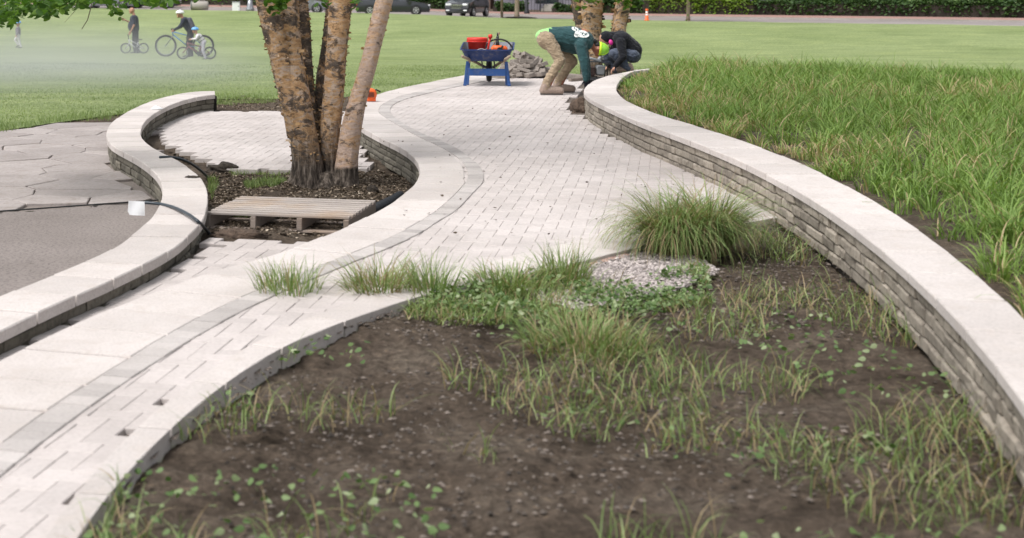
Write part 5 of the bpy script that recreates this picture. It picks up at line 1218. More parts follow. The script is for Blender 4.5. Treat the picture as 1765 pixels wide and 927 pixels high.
m = MB().box((-.03, -.02, .37), (.2, .15, .04), Matrix.Rotation(.25, 3, 'Y'), None, .01); m.tube([(.02, 0, .33), (.09, 0, .42), (.1, 0, .45)], [.03, .045, .02], 10); shade_auto(m.build('air_filter', M['tank'], et))

# ------------------------------------------------------------ cyclists and children on the lawn
def gl(px, Y):
    X = (px - CX) * Y / F; return Vector((X, Y, float(lawn_z(X, Y))))
def bicycle(px, Y, wr, wbase, label, fmat, fork_mat, seat=.0, bar=.0, lean=0, tyre=.022):
    o = gl(px, Y); b = empty('bicycle', o, 0, label, 'bicycle', 'bicycles on the lawn')
    xf, xr = -wbase / 2, wbase / 2; z = wr
    for x in (xf, xr):
        m = MB(); m.torus((x, 0, z), wr - tyre, tyre, 'Y', 40, 8); wl = m.build('wheel', M['rubber'], b, True)
        m = MB(); m.torus((x, 0, z), wr - tyre * 2.3, tyre * .35, 'Y', 40, 6)
        for k in range(14): a = 2 * math.pi * k / 14; m.tube([(x, .015 * (-1) ** k, z), (x + math.cos(a) * (wr - tyre * 2.2), 0, z + math.sin(a) * (wr - tyre * 2.2))], .0018, 4)
        m.lathe([(0, -.04), (.02, -.04), (.02, .04), (0, .04)], (x, 0, z), 10, 'Y'); m.build('rim', M['metal'], wl)
    bb = (xf + wbase * .60, z * .92 + .0); hd_b = (xf + wbase * .20, z + wr * 1.0 + seat * .1); hd_t = (xf + wbase * .175, hd_b[1] + .11); st = (xf + wbase * .70, z + wr * 1.05 + seat)
    r = .017
    m = MB(); m.tube([(hd_b[0], 0, hd_b[1]), (bb[0], 0, bb[1])], r * 1.25, 8); m.tube([(hd_t[0], 0, hd_t[1]), (st[0] - .02, 0, st[1] - .08)], r, 8); m.tube([(bb[0], 0, bb[1]), (st[0], 0, st[1])], r, 8); m.tube([(hd_b[0], 0, hd_b[1] - .02), (hd_t[0], 0, hd_t[1] + .02)], r * 1.2, 8)
    for y in (-.05, .05): m.tube([(bb[0], y * .5, bb[1]), (xr, y, z)], r * .6, 6); m.tube([(st[0] - .01, y * .3, st[1] - .1), (xr, y, z)], r * .5, 6)
    m.build('frame', fmat, b, True)
    m = MB()
    for y in (-.05, .05): m.tube([(hd_b[0], y, hd_b[1] - .02), (xf, y, z)], r * .8, 8)
    m.tube([(hd_b[0], -.05, hd_b[1] - .02), (hd_b[0], .05, hd_b[1] - .02)], r, 6); m.build('fork', fork_mat, b, True)
    hb = hd_t[1] + .07 + bar; m = MB(); m.tube([(hd_t[0], 0, hd_t[1]), (hd_t[0] - .03, 0, hb)], r, 8); m.tube([(hd_t[0] + .02, -.26 * (wr + .35), hb), (hd_t[0] - .04, -.1, hb), (hd_t[0] - .04, .1, hb), (hd_t[0] + .02, .26 * (wr + .35), hb)], .013, 8); m.build('handlebar', M['rubber'], b, True)
    m = MB(); m.tube([(st[0], 0, st[1]), (st[0] + .02, 0, st[1] + .07)], .012, 8); caps(m, (st[0] - .1, 0, st[1] + .085), (st[0] + .11, 0, st[1] + .09), .02, .05, .4, (0, 1, 0)); m.build('saddle', M['rubber'], b, True)
    m = MB(); m.lathe([(0, -.05), (.07, -.05), (.07, -.045), (0, -.045)], (bb[0], 0, bb[1]), 20, 'Y'); m.tube([(bb[0], -.09, bb[1]), (bb[0], .09, bb[1])], .012, 6); m.tube([(bb[0], -.08, bb[1]), (bb[0] + .1, -.08, bb[1] - .1)], .01, 6); m.tube([(bb[0], .08, bb[1]), (bb[0] - .1, .08, bb[1] + .1)], .01, 6); m.box((bb[0] + .11, -.12, bb[1] - .1), (.07, .08, .02)); m.box((bb[0] - .11, .12, bb[1] + .1), (.07, .08, .02)); m.build('crankset', M['dmetal'], b)
    return b
M['fblue'] = paint('bike_blue', (.07, .22, .5)); M['fsilver'] = paint('bike_silver', (.45, .45, .48)); M['fred'] = paint('bike_dark_red', (.16, .02, .03))
YM, YB, YK, YT = 52.0, 47.5, 44.5, 59.0
bicycle(232, YM - .35, .2, .66, 'small silver children\'s bicycle held by the bald man', M['fsilver'], M['fsilver'], .02, .12, 0, .022)
bicycle(318, YB, .375, 1.28, 'large blue mountain bicycle with big wheels straddled by the rider in a white helmet', M['fblue'], M['tank'], .0, .02, 0, .03)
bicycle(338.5, YK, .205, .86, 'small dark red children\'s bicycle in front of the large blue one', M['fred'], M['fred'], .06, .10, 0, .022)
def figure(label, px, Y, sc, J, mats, extra=None, vox=.016):
    """J: joint offsets in metres from the feet midpoint (x, y, z) before scale; faces left"""
    o = gl(px, Y); P = empty('person', o, 0, label, 'person')
    V_ = {k: Vector(v) * sc for k, v in J.items()}; s = sc
    b = MB(); caps(b, V_['hip'], V_['chest'], .11 * s, .13 * s); caps(b, V_['chest'], V_['neck'], .08 * s, .055 * s); caps(b, V_['neck'], V_['head'], .05 * s, .06 * s)
    hs_ = mats.get('headscale', 1.0)
    ell(b, V_['head'], (.1 * s * hs_, .078 * s * hs_, .115 * s * hs_)); ell(b, V_['head'] + Vector((-.098 * s * hs_, 0, -.01 * s)), (.018 * s, .014 * s, .022 * s)); ell(b, V_['head'] + Vector((-.05 * s, 0, -.085 * s * hs_)), (.05 * s, .045 * s, .035 * s))
    for sg in (-1, 1): ell(b, V_['head'] + Vector((.005, sg * .08 * s * hs_, -.01 * s)), (.02 * s, .01 * s, .03 * s))
    for a in 'NF':
        dy = -.16 * s if a == 'N' else .16 * s
        shd = V_['chest'] + Vector((0, dy, .06 * s)); caps(b, shd, V_['el' + a], .048 * s, .04 * s); caps(b, V_['el' + a], V_['wr' + a], .038 * s, .027 * s)
        dd = (V_['wr' + a] - V_['el' + a]).normalized(); hand(b, V_['wr' + a], dd, (0, 0, 1) if abs(dd.z) < .7 else (1, 0, 0), s, .5)
        caps(b, V_['hip'] + Vector((0, dy * .6, 0)), V_['kn' + a], .08 * s, .055 * s); caps(b, V_['kn' + a], V_['an' + a], .05 * s, .038 * s)
    skin('body', b, mats.get('skin', M['skin']), P, .009 if s > .7 else .008, 2)
    c = MB(); f = mats.get('belly', 0); caps(c, V_['hip'] + Vector((0, 0, .04 * s)), V_['chest'], .15 * s, .165 * s, 1, (0, 1, 0)); caps(c, V_['chest'] + Vector((0, -.13 * s, .05 * s)), V_['chest'] + Vector((0, .13 * s, .05 * s)), .085 * s, .085 * s)
    if f: ell(c, V_['hip'].lerp(V_['chest'], .35) + Vector((-.07, 0, 0)), (.2 * s, .19 * s, .24 * s))
    for a in 'NF':
        dy = -.16 * s if a == 'N' else .16 * s; shd = V_['chest'] + Vector((0, dy, .06 * s))
        if mats.get('short'): caps(c, shd, shd.lerp(V_['el' + a], .75), .075 * s, .072 * s)
        else: caps(c, shd, V_['el' + a], .075 * s, .06 * s); caps(c, V_['el' + a], V_['wr' + a], .058 * s, .042 * s)
    top = skin('shirt', c, mats['top'], P, .013, 3, .006, 2)
    c = MB(); caps(c, V_['hip'] + Vector((0, -.05 * s, 0)), V_['hip'] + Vector((0, .05 * s, 0)), .125 * s, .125 * s)
    for a in 'NF':
        dy = -.1 * s if a == 'N' else .1 * s; caps(c, V_['hip'] + Vector((0, dy, 0)), V_['kn' + a], .11 * s, .078 * s); caps(c, V_['kn' + a], V_['an' + a], .075 * s, .062 * s)
    skin('trousers', c, mats['legs'], P, .013, 3, .008, 3)
    for a in 'NF':
        c = MB(); fd = mats.get('foot', {}).get(a, Vector((-1, 0, -.1))).normalized(); an = V_['an' + a]; caps(c, an + Vector((.02 * s, 0, -.02 * s)), an + fd * .17 * s + Vector((0, 0, -.04 * s)), .05 * s, .035 * s); skin('shoe', c, mats.get('shoes', M['rubber']), P, .01, 2)
    if 'helmet' in mats:
        c = MB(); h = V_['head'] + Vector((.01 * s, 0, .045 * s)); hh = hs_
        bm = bmesh.new(); bmesh.ops.create_icosphere(bm, subdivisions=3, radius=1); vs = [h + Vector((v.co.x * .15 * s * hh, v.co.y * .115 * s * hh, max(v.co.z, -.12) * .11 * s * hh)) for v in bm.verts]; c.add(vs, [[v.index for v in f.verts] for f in bm.faces]); bm.free(); hel = c.build('helmet', mats['helmet'], P, True)
        c = MB()
        for k in (-2, 0, 2): c.box(h + Vector((0, k * .025 * s, .105 * s * hh - abs(k) * .008 * s)), (.16 * s, .014 * s, .012 * s), None, None, .003)
        c.tube([h + Vector((-.02 * s, -.1 * s * hh, -.01)), h + Vector((-.05 * s, -.05 * s, -.14 * s * hh)), h + Vector((-.02 * s, .1 * s * hh, -.01))], .006, 5); c.build('vent_and_strap', M['dmetal'], hel)
    if 'hair' in mats: c = MB(); ell(c, V_['head'] + Vector((.03 * s, 0, .02 * s)), (.1 * s * hs_, .088 * s * hs_, .1 * s * hs_)); skin('hair', c, mats['hair'], P, .01, 2)
    return P, V_, top
# bald man with phone
P, V_, top = figure('bald man in a navy t-shirt looking at his phone beside the small silver bicycle', 232, YM, 1.0,
    dict(hip=(.03, 0, .88), chest=(-.02, 0, 1.28), neck=(-.03, 0, 1.46), head=(-.10, 0, 1.60), elN=(.02, -.27, 1.06), wrN=(-.1, -.26, .83), elF=(-.17, .26, 1.13), wrF=(-.40, .16, 1.25), knN=(.0, -.12, .46), anN=(.03, -.12, .07), knF=(.06, .12, .46), anF=(.12, .12, .07)),
    dict(top=M['navy'], legs=M['black'], short=True, belly=1))
o = gl(232, YM); m = MB().box((-.50, .16, 1.33), (.012, .075, .15), Matrix.Rotation(R(-55), 3, 'Y'), None, .005); ph = m.build('phone', M['dmetal'], None, False, o); tag(ph, 'dark phone held up by the bald man', 'phone')
# rider straddling the large bicycle
P, V_, top = figure('rider in a white helmet and dark top straddling the large blue bicycle', 322, YB + .02, 1.0,
    dict(hip=(.14, 0, .86), chest=(-.06, 0, 1.20), neck=(-.16, 0, 1.36), head=(-.24, 0, 1.45), elN=(-.22, -.27, 1.02), wrN=(-.40, -.2, .93), elF=(-.22, .27, 1.02), wrF=(-.40, .2, .93), knN=(.06, -.2, .46), anN=(.08, -.22, .07), knF=(.1, .2, .46), anF=(.14, .22, .07)),
    dict(top=M['navy'], legs=M['black'], helmet=M['whitep']))
c = MB(); a = Vector((.17, 0, 1.12)); caps(c, a + Vector((.02, -.05, -.1)), a + Vector((-.08, -.05, .14)), .1, .09); caps(c, a + Vector((.02, .05, -.1)), a + Vector((-.08, .05, .14)), .1, .09)
o = skin('backpack', c, cloth('grey_pack', (.10, .10, .13)), None, .013, 3, .01, 5); o.location = P.location; tag(o, 'grey backpack worn by the rider in the white helmet', 'backpack')
# child on the small bicycle
P, V_, top = figure('child in a blue helmet and striped pale top on the small dark red bicycle', 343, YK - .02, .66,
    dict(hip=(.22, 0, .80), chest=(-.02, 0, 1.10), neck=(-.12, 0, 1.24), head=(-.20, 0, 1.40), elN=(-.12, -.26, 1.0), wrN=(-.34, -.22, .98), elF=(-.12, .26, 1.0), wrF=(-.34, .22, .98), knN=(.22, -.17, .42), anN=(.34, -.18, .06), knF=(.0, .14, .52), anF=(.12, .14, .24)),
    dict(top=M['white_cloth'], legs=M['lilac'], helmet=M['bluehelm'], headscale=1.25))
m = MB()
for t in (.35, .75):
    p = V_['hip'].lerp(V_['chest'], t); d = (V_['chest'] - V_['hip']).normalized(); s1 = Vector((0, 1, 0)); t1 = d.cross(s1)
    m.tube([p + s1 * math.cos(a) * .110 + t1 * math.sin(a) * .112 for a in np.linspace(0, 2 * math.pi, 20)], .012, 6)
m.build('stripes', M['dmetal'], top)
# walking child
P, V_, top = figure('small child in blue helmet and grey jacket walking alone on the lawn', 31, YT, .70,
    dict(hip=(.02, 0, .80), chest=(.0, 0, 1.16), neck=(.0, 0, 1.34), head=(.0, 0, 1.50), elN=(.06, -.24, 1.0), wrN=(-.02, -.24, .82), elF=(.06, .24, 1.0), wrF=(-.06, .22, .82), knN=(.10, -.1, .44), anN=(.2, -.1, .09), knF=(-.20, .1, .5), anF=(.0, .1, .2)),
    dict(top=M['grey_cloth'], legs=M['white_cloth'], helmet=M['bluehelm'], headscale=1.3, foot=dict(F=Vector((-.8, 0, -.5)))))

# ------------------------------------------------------------ street, vehicles, buildings far behind
def stripsurf(name, d0, d1, z0, z1, mat, thick=0):
    X = np.linspace(-110, 90, 60); V = []; 
    for d, z in ((d0, z0), (d1, z1)):
        for x in X: V.append((x, YE(x) + d, 1.65 - dze(x) + z))
    n = len(X); F_ = [(i, i + 1, n + i + 1, n + i) for i in range(n - 1)]
    if thick:
        m = len(V); V += [(a, b, c - thick) for a, b, c in V]; F_ += [(i + 1, i, m + i, m + i + 1) for i in range(n - 1)] + [(n + i, n + i + 1, m + n + i + 1, m + n + i) for i in range(n - 1)]
    return mk(name, V, F_, mat)
stripsurf('kerb', -.25, .15, .0, .0, M['kerb'], .2)['kind'] = 'structure'
stripsurf('street', .15, 11.0, -.10, -.05, M['road'])['kind'] = 'structure'
stripsurf('kerb', 11.0, 11.2, .06, .06, M['kerb'], .2)['kind'] = 'structure'
stripsurf('sidewalk', 11.2, 16.5, .063, .10, M['brickwalk'])['kind'] = 'structure'
stripsurf('verge', 16.5, 60, .09, .5, M['soil'])['kind'] = 'structure'
def RP(px, d, z=0):
    """point on the street at photo column px, d metres beyond the lawn edge"""
    Y = 98 + d
    for _ in range(30): X = (px - CX) * Y / F; Y = YE(X) + d
    return Vector((X, Y, 1.65 - float(dze(X)) + z))
def car(name, loc, rz, paintm, label, L=4.7, Wd=1.84, H=1.45, suv=False, group='vehicles on the street behind the lawn'):
    c = empty(name, loc, rz, label, 'car', group); hw = Wd / 2
    if suv: top = [(-2.33, .62, .62), (-2.28, .95, .97), (-1.35, 1.06, 1.10), (-1.1, 1.08, 1.14), (-.35, 1.10, 1.62), (.4, 1.10, 1.70), (1.5, 1.12, 1.66), (2.1, 1.10, 1.30), (2.3, .95, .98), (2.35, .7, .72)]
    else: top = [(-2.38, .55, .55), (-2.3, .72, .74), (-1.25, .92, .94), (-.95, .94, .98), (-.15, .95, 1.40), (.6, .96, 1.46), (1.3, .97, 1.36), (1.95, .98, 1.05), (2.3, .95, .98), (2.38, .65, .68)]
    k = L / 4.7; X = [t[0] * k for t in top]; xs = np.linspace(X[0], X[-1], 40); belt = np.interp(xs, X, [t[1] for t in top]); roof = np.interp(xs, X, [t[2] for t in top]); gc = .28 if suv else .2
    rows = []
    for i, x in enumerate(xs):
        e = min(1, (1 - abs(x / (X[-1] * 1.02)) ** 6)) ** .5; e = .80 + .2 * e; b, rf = belt[i], roof[i]; w_ = hw * e; g = max(0, rf - b); wr_ = w_ * (1 - .24 * min(1, g / .4))
        rows.append([(x, -w_ * .93, gc), (x, -w_, gc + .15), (x, -w_ * 1.0, b * .7), (x, -w_ * .97, b), (x, -wr_, b + g * .86), (x, -wr_ * .8, rf), (x, 0, rf + .02), (x, wr_ * .8, rf), (x, wr_, b + g * .86), (x, w_ * .97, b), (x, w_, b * .7), (x, w_, gc + .15), (x, w_ * .93, gc)])
    m = MB(); n = 13; vs = [p for r in rows for p in r]; m.add(vs, [[i * n + j, (i + 1) * n + j, (i + 1) * n + (j + 1) % n, i * n + (j + 1) % n] for i in range(39) for j in range(n)] + [list(range(n)), list(range(39 * n, 40 * n))[::-1]])
    bd = shade_auto(ensure_normals(m.build('body', paintm, c)), 35)
    # glass panels
    m = MB()
    def pan(i0, i1, ja, jb, o):
        vs = []
        for i in range(i0, i1 + 1):
            for j in (ja, jb):
                p = Vector(rows[i][j]); p2 = Vector(rows[i][ja if j == jb else jb]); p = p.lerp(p2, .08); vs.append(p + Vector((0, o, .0)))
        m.add(vs, [[2 * i, 2 * i + 1, 2 * i + 3, 2 * i + 2] for i in range(i1 - i0)])
    gi = [i for i in range(40) if roof[i] - belt[i] > .2]; a, b = gi[0], gi[-1]; mid_ = (a + b) // 2
    for s_, (ja, jb), o in ((-1, (3, 4), -.012), (1, (9, 8), .012)): pan(a + 1, mid_ - 0, ja, jb, o); pan(mid_ + 1, b - 1, ja, jb, o)
    m.build('side_window', M['glass'], bd)
    ws = [i for i in range(40) if roof[i] - belt[i] > .03 and xs[i] < 0 and roof[i] < max(roof) - .1]
    m = MB(); i0, i1 = ws[0], ws[-1]; vs = []
    for i in range(i0, i1 + 1): vs += [Vector(rows[i][5]) + Vector((-.012, .03, .012)), Vector(rows[i][7]) + Vector((-.012, -.03, .012))]
    m.add(vs, [[2 * i, 2 * i + 1, 2 * i + 3, 2 * i + 2] for i in range(i1 - i0)]); m.build('windscreen', M['glass'], bd)
    wr_ = .36 if suv else .33
    for x in (X[0] + .93, X[-1] - .95):
        for s_ in (-1, 1):
            m = MB(); m.lathe([(0, -.11), (wr_ * .62, -.115), (wr_ * .93, -.11), (wr_, -.08), (wr_, .08), (wr_ * .9, .11), (0, .11)], (x, s_ * (hw - .10), wr_), 28, 'Y'); wl = m.build('wheel', M['rubber'], c, True)
            m = MB(); m.lathe([(0, -.02), (wr_ * .2, -.03), (wr_ * .24, .0)], (x, s_ * (hw - .10) + s_ * .125, wr_), 16, 'Y'); m.torus((x, s_ * (hw + .02), wr_), wr_ * .6, .018, 'Y', 24, 6)
            for q_ in range(5):
                a_ = 2 * math.pi * q_ / 5 + .3; m.box((x + math.cos(a_) * wr_ * .32, s_ * (hw + .02), wr_ + math.sin(a_) * wr_ * .32), (wr_ * .6, .02, .055), Matrix.Rotation(-a_, 3, 'Y'))
            m.build('rim', M['rim'], wl)
            m = MB(); m.lathe([(wr_ * 1.02, 0), (wr_ * 1.16, 0), (wr_ * 1.16, .02 * s_), (wr_ * 1.02, .02 * s_)], (x, s_ * (hw + .003), wr_), 28, 'Y'); m.build('wheel_arch', M['rubber'], c)
    hz = .86 if suv else .66; fx = X[0]
    for s_ in (-1, 1):
        m = MB().box((fx + .12, s_ * hw * .66, hz), (.22, .40, .15 if suv else .12), Matrix.Rotation(s_ * .30, 3, 'Z'), None, .03); m.build('headlight', M['lamp'], c)
        m = MB().box((-fx - .07, s_ * hw * .68, hz + .05), (.12, .34, .2), None, None, .02); m.build('tail_light', M['red'], c)
        m = MB().box((fx + .03, s_ * hw * .68, .47), (.12, .26, .09), None, None, .02); m.build('fog_light', M['lamp'], c)
        m = MB().box((X[0] + 1.55, s_ * (hw + .08), belt.max() + .05), (.12, .16, .13), None, None, .03); m.build('mirror', paintm, c)
    m = MB(); m.box((fx + .035, 0, hz - .02), (.1, .78, .04)); m.box((fx + .03, 0, hz - .22), (.1, .7, .03))
    m.box((fx + .02, 0, hz - .10), (.08, .86, .022)); m.box((fx + .02, 0, hz - .01), (.1, .16, .05)); m.build('grille', M['chrome'], c)
    m = MB().box((fx + .05, 0, hz - .12), (.1, .84, .24), None, None, .03); m.box((fx + .04, 0, .36), (.12, Wd * .82, .10), None, None, .03); m.build('grille_opening', M['rubber'], c)
    return c
p = RP(806, 3.2, -.09); car('parked_car', p, R(90 - 24), M['carblack'], 'black sport utility vehicle seen from its front corner, right of the dark sedan', suv=True, Wd=1.84)
p = RP(678, .9, -.09); car('parked_car', p, R(180 - 4), M['cardark'], 'long dark sedan seen from the side between the right birch stem and the utility vehicle', L=5.0)
p = RP(514, 1.1, -.09); car('parked_car', p, R(180 - 2), M['carsilver'], 'silver sedan mostly hidden behind the middle birch stems', L=4.6)
p = RP(188, 5.5, -.09); car('parked_car', p, R(176), M['carsilver'], 'pale grey car behind the hanging leaves above the bald man', L=4.5)
p = RP(262, 8.5, -.09); car('parked_car', p, R(176), M['cardark'], 'dark car beyond the street above the large blue bicycle', L=4.5)
# lawn-side street furniture
def pole(px, d, r, h, label, cat, mat, base=None, name='pole'):
    p = RP(px, d, 0); t = empty(name, p, 0, label, cat); MB().lathe([(0, 0), (r, 0), (r, h), (r * .8, h + .05), (0, h + .05)], (0, 0, 0), 16).build('post', mat, t, True)
    if base: MB().lathe(base, (0, 0, 0), 20).build('base', mat, t, True)
    MB().tube([(0, 0, h - .1), (.0, 0, h + .3), (.6, 0, h + .5)], .04, 8).box((.75, 0, h + .48), (.5, .2, .08), None, None, .02).build('lamp_head', M['dmetal'], t)
    return t
pole(865, .6, .09, 6, 'slim grey-brown lamp post at the lawn edge right of the utility vehicle', 'lamp post', M['handlewood'], name='lamp_post')
pole(431, .4, .13, 6, 'grey lamp post with flared base at the lawn edge left of the birch', 'lamp post', M['metal'], [(0, 0), (.32, 0), (.3, .15), (.2, .5), (.15, .8), (0, .8)], name='lamp_post')
t = empty('utility_box', RP(407, .2), 0, 'white utility box beside the flared lamp post', 'utility box'); MB().box((0, 0, .32), (.55, .4, .64), None, None, .02).build('cabinet', M['paper'], t); MB().box((0, 0, .66), (.6, .45, .04), None, None, .01).build('lid', M['metal'], t); MB().box((.18, -.205, .35), (.03, .02, .1)).build('handle', M['dmetal'], t)
t = empty('concrete_planter', RP(344, .3), 0, 'beige cylindrical planter lying at the lawn edge beyond the rider', 'planter'); MB().lathe([(0, -.66), (.26, -.66), (.33, -.6), (.34, 0), (.33, .6), (.26, .66), (0, .66)], (0, 0, .34), 28, 'X').build('barrel', M['kerb'], t, True)
m = MB(); m.torus((-.6, 0, .34), .34, .035, 'X', 28, 8); m.build('band', M['tank'], t, True); m = MB(); m.tube([(-.4, 0, .68), (-.4, 0, .78), (.4, 0, .78), (.4, 0, .68)], .03, 8); m.build('rail', M['cap'], t, True)
# traffic delineator
t = empty('traffic_cone', RP(1115, -.5, .0), 0, 'orange and white traffic delineator post on the lawn edge', 'traffic cone'); t.location.z = float(lawn_z(t.location.x, t.location.y))
MB().lathe([(0, 0), (.17, 0), (.17, .05), (.115, .07), (.10, .32), (.085, .33), (0, .33)], (0, 0, 0), 20).build('base', M['orange'], t, True)
MB().lathe([(.08, .33), (.072, .60), (0, .6)], (0, 0, 0), 20).build('sleeve', M['whitep'], t, True)
MB().lathe([(.077, .44), (.081, .44), (.08, .50), (.076, .5)], (0, 0, 0), 20).build('stripe', M['orange'], t, True)
MB().lathe([(.07, .60), (.095, .61), (.095, .70), (.05, .74), (0, .74)], (0, 0, 0), 20).build('top', M['orange'], t, True)
# street trees
def tree(px, d, r, h, cr, label, mat_leaf='shrubyellow', cz=None, n=2600, low=0.0, size=.22, group='street trees beyond the lawn'):
    p = RP(px, d); t = empty('street_tree', p, 0, label, 'tree', group); m = MB(); hh = h * .75
    m.tube([(0, 0, -.1), (0, 0, .3), (.03, .02, hh * .5), (0, 0, hh)], [r * 1.35, r, r * .85, r * .3], 12)
    rs = np.random.RandomState(int(px))
    cc = []
    for k in range(22):
        c = rs.normal(0, 1, 3); c /= np.linalg.norm(c); c = c * rs.uniform(.35, 1) * [cr, cr, (h - low) * .42]; c[2] += low + (h - low) * .52; cc.append(c); m.tube([(0, 0, max(.9, low + (c[2] - low) * .4)), tuple(c * .5 + np.array([0, 0, c[2] * .4])), tuple(c)], [r * .3, r * .2, .01], 5)
    m.build('trunk', M['twig'] if r < .12 else M['handlewood'], t, True); P = np.concatenate([c + rs.normal(0, cr * .24, (n // 22, 3)) for c in cc]); leaves('crown', P, size, M[mat_leaf], t, np.clip(rs.beta(2, 2, len(P)), 0, 1)); return t
tree(891, .9, .16, 6.5, 2.0, 'thick-stemmed street tree standing in a dark mulch ring', 'leaf', low=1.15, n=2400)
tree(1186, .7, .12, 6.0, 2.6, 'young street tree with yellow-green leaves at the right', 'shrubyellow', low=1.1, n=3600)
p = RP(891, .5, .01); o = clod('mulch_ring', p, (1.1, .8, .10), M['clod'], None, None, 11); del_ = [o.__delitem__(k) for k in ('label', 'category') if k in o]; o['kind'] = 'structure'
# hedges and shrubs
def hedge(px0, px1, d, h, dep, label, mat='hedge', n=9000, size=.2, name='hedge', lump=.5):
    a, b = RP(px0, d), RP(px1, d); t = empty(name, a, 0, label, 'hedge' if name == 'hedge' else 'shrub'); rs = np.random.RandomState(abs(int(px0)) + int(h * 10)); u = rs.rand(n); x = u * (b.x - a.x); y = u * (b.y - a.y) + rs.uniform(0, dep, n)
    hh = h * (1 - lump * vnoise(x, y, 1.1, abs(int(px0)))) ; z = hh * rs.rand(n) ** .55; P = np.stack([x, y, z + (b.z - a.z) * u], 1); leaves('foliage', P, size, M[mat], t, np.clip(rs.rand(n) * .6 + .4 * vnoise(x, z * 2, .7, 3), 0, 1))
    m = MB(); dd = b - a; ang = math.atan2(dd.y, dd.x); m.box((dd / 2) + Vector((0, dep / 2, h * .22)), (dd.length, dep * .7, h * .44), Matrix.Rotation(ang, 3, 'Z')); m.build('branches', M['clod'], t); return t
hedge(640, 770, 19, 1.5, 2.0, 'dark clipped hedge behind the dark sedan', n=9000)
hedge(856, 904, 18, 1.15, 1.6, 'low green hedge with reddish leaves behind the slim lamp post', n=4000)
hedge(958, 1010, 18, .9, 1.6, 'low dark hedge right of the entrance steps', n=3500)
hedge(1036, 1128, 17.5, 1.5, 2.0, 'bright green hedge between the two birch stems and the traffic cone', 'hedge', n=9000)
hedge(1120, 1300, 17.2, 2.4, 2.6, 'tall yellow-green shrubs behind the young street tree', 'shrubyellow', 9000, .22, 'shrub', .6)
hedge(1300, 1800, 17.2, 2.0, 2.6, 'long green shrub row at the far right', 'hedge', 14000, .24, 'shrub', .6)
hedge(-60, 440, 19, 1.8, 2.0, 'long green hedge beyond the street at the left', n=12000)
hedge(440, 640, 19, 1.8, 2.0, 'green hedge beyond the street behind the birch', n=6000)
# buildings
def building(px0, px1, d, h, mat, label, doors=(), wins=()):
    a, b = RP(px0, d, 0), RP(px1, d, 0); ang = math.atan2(b.y - a.y, b.x - a.x); L = (b - a).length; t = empty('building', (a.x, a.y, a.z - .3), ang, label, 'building')
    dep = 9
    # wall with openings, built from panels round them
    op = sorted([(x0, x1, z0, z1) for x0, x1, z0, z1 in list(doors) + list(wins)]); m = MB(); x = 0
    def bx(x0, x1, z0, z1):
        if x1 - x0 > .01 and z1 - z0 > .01: m.box(((x0 + x1) / 2, .15, (z0 + z1) / 2), (x1 - x0, .3, z1 - z0))
    for x0, x1, z0, z1 in op: bx(x, x0, 0, h); bx(x0, x1, 0, z0); bx(x0, x1, z1, h); x = x1
    bx(x, L, 0, h); m.box((.15, dep / 2 + .15, h / 2), (.3, dep - .3, h)); m.box((L - .15, dep / 2 + .15, h / 2), (.3, dep - .3, h)); m.box((L / 2, dep, h / 2), (L, .3, h - .02)); m.build('wall', mat, t)
    MB().box((L / 2, dep / 2, h + .16), (L + .5, dep + .5, .3), None, None, .03).build('roof', M['dmetal'], t)
    for x0, x1, z0, z1 in wins:
        m = MB(); 
        for q0, q1, r0, r1 in ((x0, x0 + .07, z0, z1), (x1 - .07, x1, z0, z1), (x0 + .07, x1 - .07, z0, z0 + .07), (x0 + .07, x1 - .07, z1 - .07, z1), ((x0 + x1) / 2 - .03, (x0 + x1) / 2 + .03, z0 + .07, z1 - .07)): m.box(((q0 + q1) / 2, .12, (r0 + r1) / 2), (q1 - q0, .1, r1 - r0))
        f = m.build('window', M['dmetal'], t); MB().box(((x0 + x1) / 2, .17, (z0 + z1) / 2), (x1 - x0 - .1, .02, z1 - z0 - .1)).build('pane', M['glass'], f)
    for x0, x1, z0, z1 in doors:
        m = MB(); m.box((x0 + .06, .12, (z0 + z1) / 2), (.12, .12, z1 - z0)); m.box((x1 - .06, .12, (z0 + z1) / 2), (.12, .12, z1 - z0)); m.box(((x0 + x1) / 2, .12, z1 - .06), (x1 - x0 - .24, .12, .12)); f = m.build('door', M['dmetal'], t); MB().box(((x0 + x1) / 2, .18, (z0 + z1) / 2), (x1 - x0 - .26, .03, z1 - z0 - .1)).build('pane', M['glass'], f); MB().box(((x0 + x1) / 2 + .2, .14, z0 + 1.05), (.04, .06, .4)).build('handle', M['metal'], f)
    return t
building(852, 1420, 24, 6.5, M['stucco'], 'grey rendered building with entrance steps behind the hedges', doors=[(3.6, 5.6, .95, 3.3)], wins=[(.8, 2.4, 1.9, 3.6), (8.2, 10.2, 1.9, 3.6), (12.2, 14.2, 1.9, 3.6), (18, 20, 1.9, 3.6), (23, 25, 1.9, 3.6)])
building(600, 845, 25, 6.5, M['brickwall'], 'brown brick building behind the dark sedan and utility vehicle', wins=[(2, 4, 1.3, 3.2), (6, 8, 1.3, 3.2), (9.5, 11.3, 1.3, 3.2)])
building(-140, 590, 27, 6.5, M['brickwall'], 'long brown brick building beyond the street at the left', wins=[(k, k + 2, 1.4, 3.2) for k in range(3, 36, 4)])
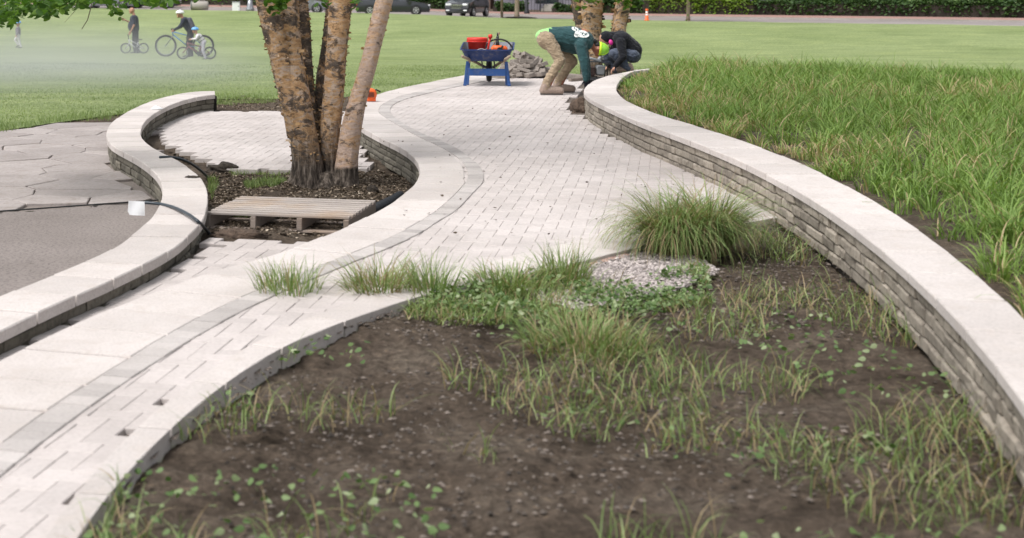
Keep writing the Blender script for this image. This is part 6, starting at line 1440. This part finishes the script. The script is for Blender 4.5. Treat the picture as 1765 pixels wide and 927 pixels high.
# entrance steps with rails
st = empty('entrance_steps', RP(945, 20.5), math.atan(-.55), 'pale concrete entrance steps between black handrails', 'steps')
for k in range(4): MB().box((0, .35 * k + .9, .08 + .16 * k), (1.5, 1.8 - .0 * k, .16), None, None, .01).build('step', M['step'], st)
MB().box((0, 3.2, .32), (1.5, 1.4, .63), None, None, .01).build('landing', M['step'], st)
for sx in (-1, 1):
    m = MB(); m.tube([(sx * .7, .0, .0), (sx * .7, 0, 1.0), (sx * .7, 1.4, 1.6), (sx * .7, 1.4, .6)], .035, 6)
    for k in range(1, 6): m.tube([(sx * .7, k * .23, .1 * k), (sx * .7, k * .23, 1.0 + .1 * k)], .015, 5)
    m.build('handrail', M['dmetal'], st)
t = empty('lamp_post', RP(908, 12.5), 0, 'thick dark lamp post on the brick sidewalk left of the steps', 'lamp post'); MB().lathe([(0, 0), (.22, 0), (.2, .2), (.13, .4), (.12, 5), (0, 5)], (0, 0, 0), 16).build('post', M['dmetal'], t, True); MB().lathe([(0, 5), (.1, 5), (.25, 5.3), (.2, 5.7), (0, 5.8)], (0, 0, 0), 16).build('lantern', M['lamp'], t, True)
fr = empty('railing', RP(915, 17), 0, 'black metal railing running left and right of the entrance steps', 'railing')
for k in range(26): 
    x = -1.5 + k * .22
    if 1.0 < x < 2.4: continue
    MB().tube([(x, -.55 * x, 0), (x, -.55 * x, 1.05)], .018, 5).build('baluster', M['dmetal'], fr)
for x0_, x1_ in ((-1.5, 1.0), (2.4, 4.0)): MB().tube([(x0_, -.55 * x0_, 1.05), (x1_, -.55 * x1_, 1.05)], .025, 6).build('rail', M['dmetal'], fr)

# ------------------------------------------------------------ drifting dust over the lawn
def dust(name, c, r, dens, col=(.86, .9, .88)):
    bm = bmesh.new(); bmesh.ops.create_icosphere(bm, subdivisions=3, radius=1); me = bpy.data.meshes.new(name); bm.to_mesh(me); bm.free(); o = bpy.data.objects.new(name, me); COL.objects.link(o); o.location = c; o.scale = r
    m = bpy.data.materials.new(name); m.use_nodes = True; t = m.node_tree; t.nodes.remove(t.nodes['Principled BSDF']); v = t.nodes.new('ShaderNodeVolumePrincipled'); v.inputs['Color'].default_value = (*col, 1)
    tc = t.nodes.new('ShaderNodeTexCoord'); ln = t.nodes.new('ShaderNodeVectorMath'); ln.operation = 'LENGTH'; t.links.new(tc.outputs['Object'], ln.inputs[0])
    mr = t.nodes.new('ShaderNodeMapRange'); mr.interpolation_type = 'SMOOTHSTEP'; mr.inputs['From Min'].default_value = 1.0; mr.inputs['From Max'].default_value = .25; mr.inputs['To Min'].default_value = 0; mr.inputs['To Max'].default_value = dens
    t.links.new(ln.outputs['Value'], mr.inputs['Value']); t.links.new(mr.outputs[0], v.inputs['Density']); t.links.new(v.outputs[0], t.nodes['Material Output'].inputs['Volume']); me.materials.append(m); o['kind'] = 'stuff'; return o
dust('dust_cloud', (-6.9, 29.0, -.8), (7.6, 11.0, 2.1), .095)
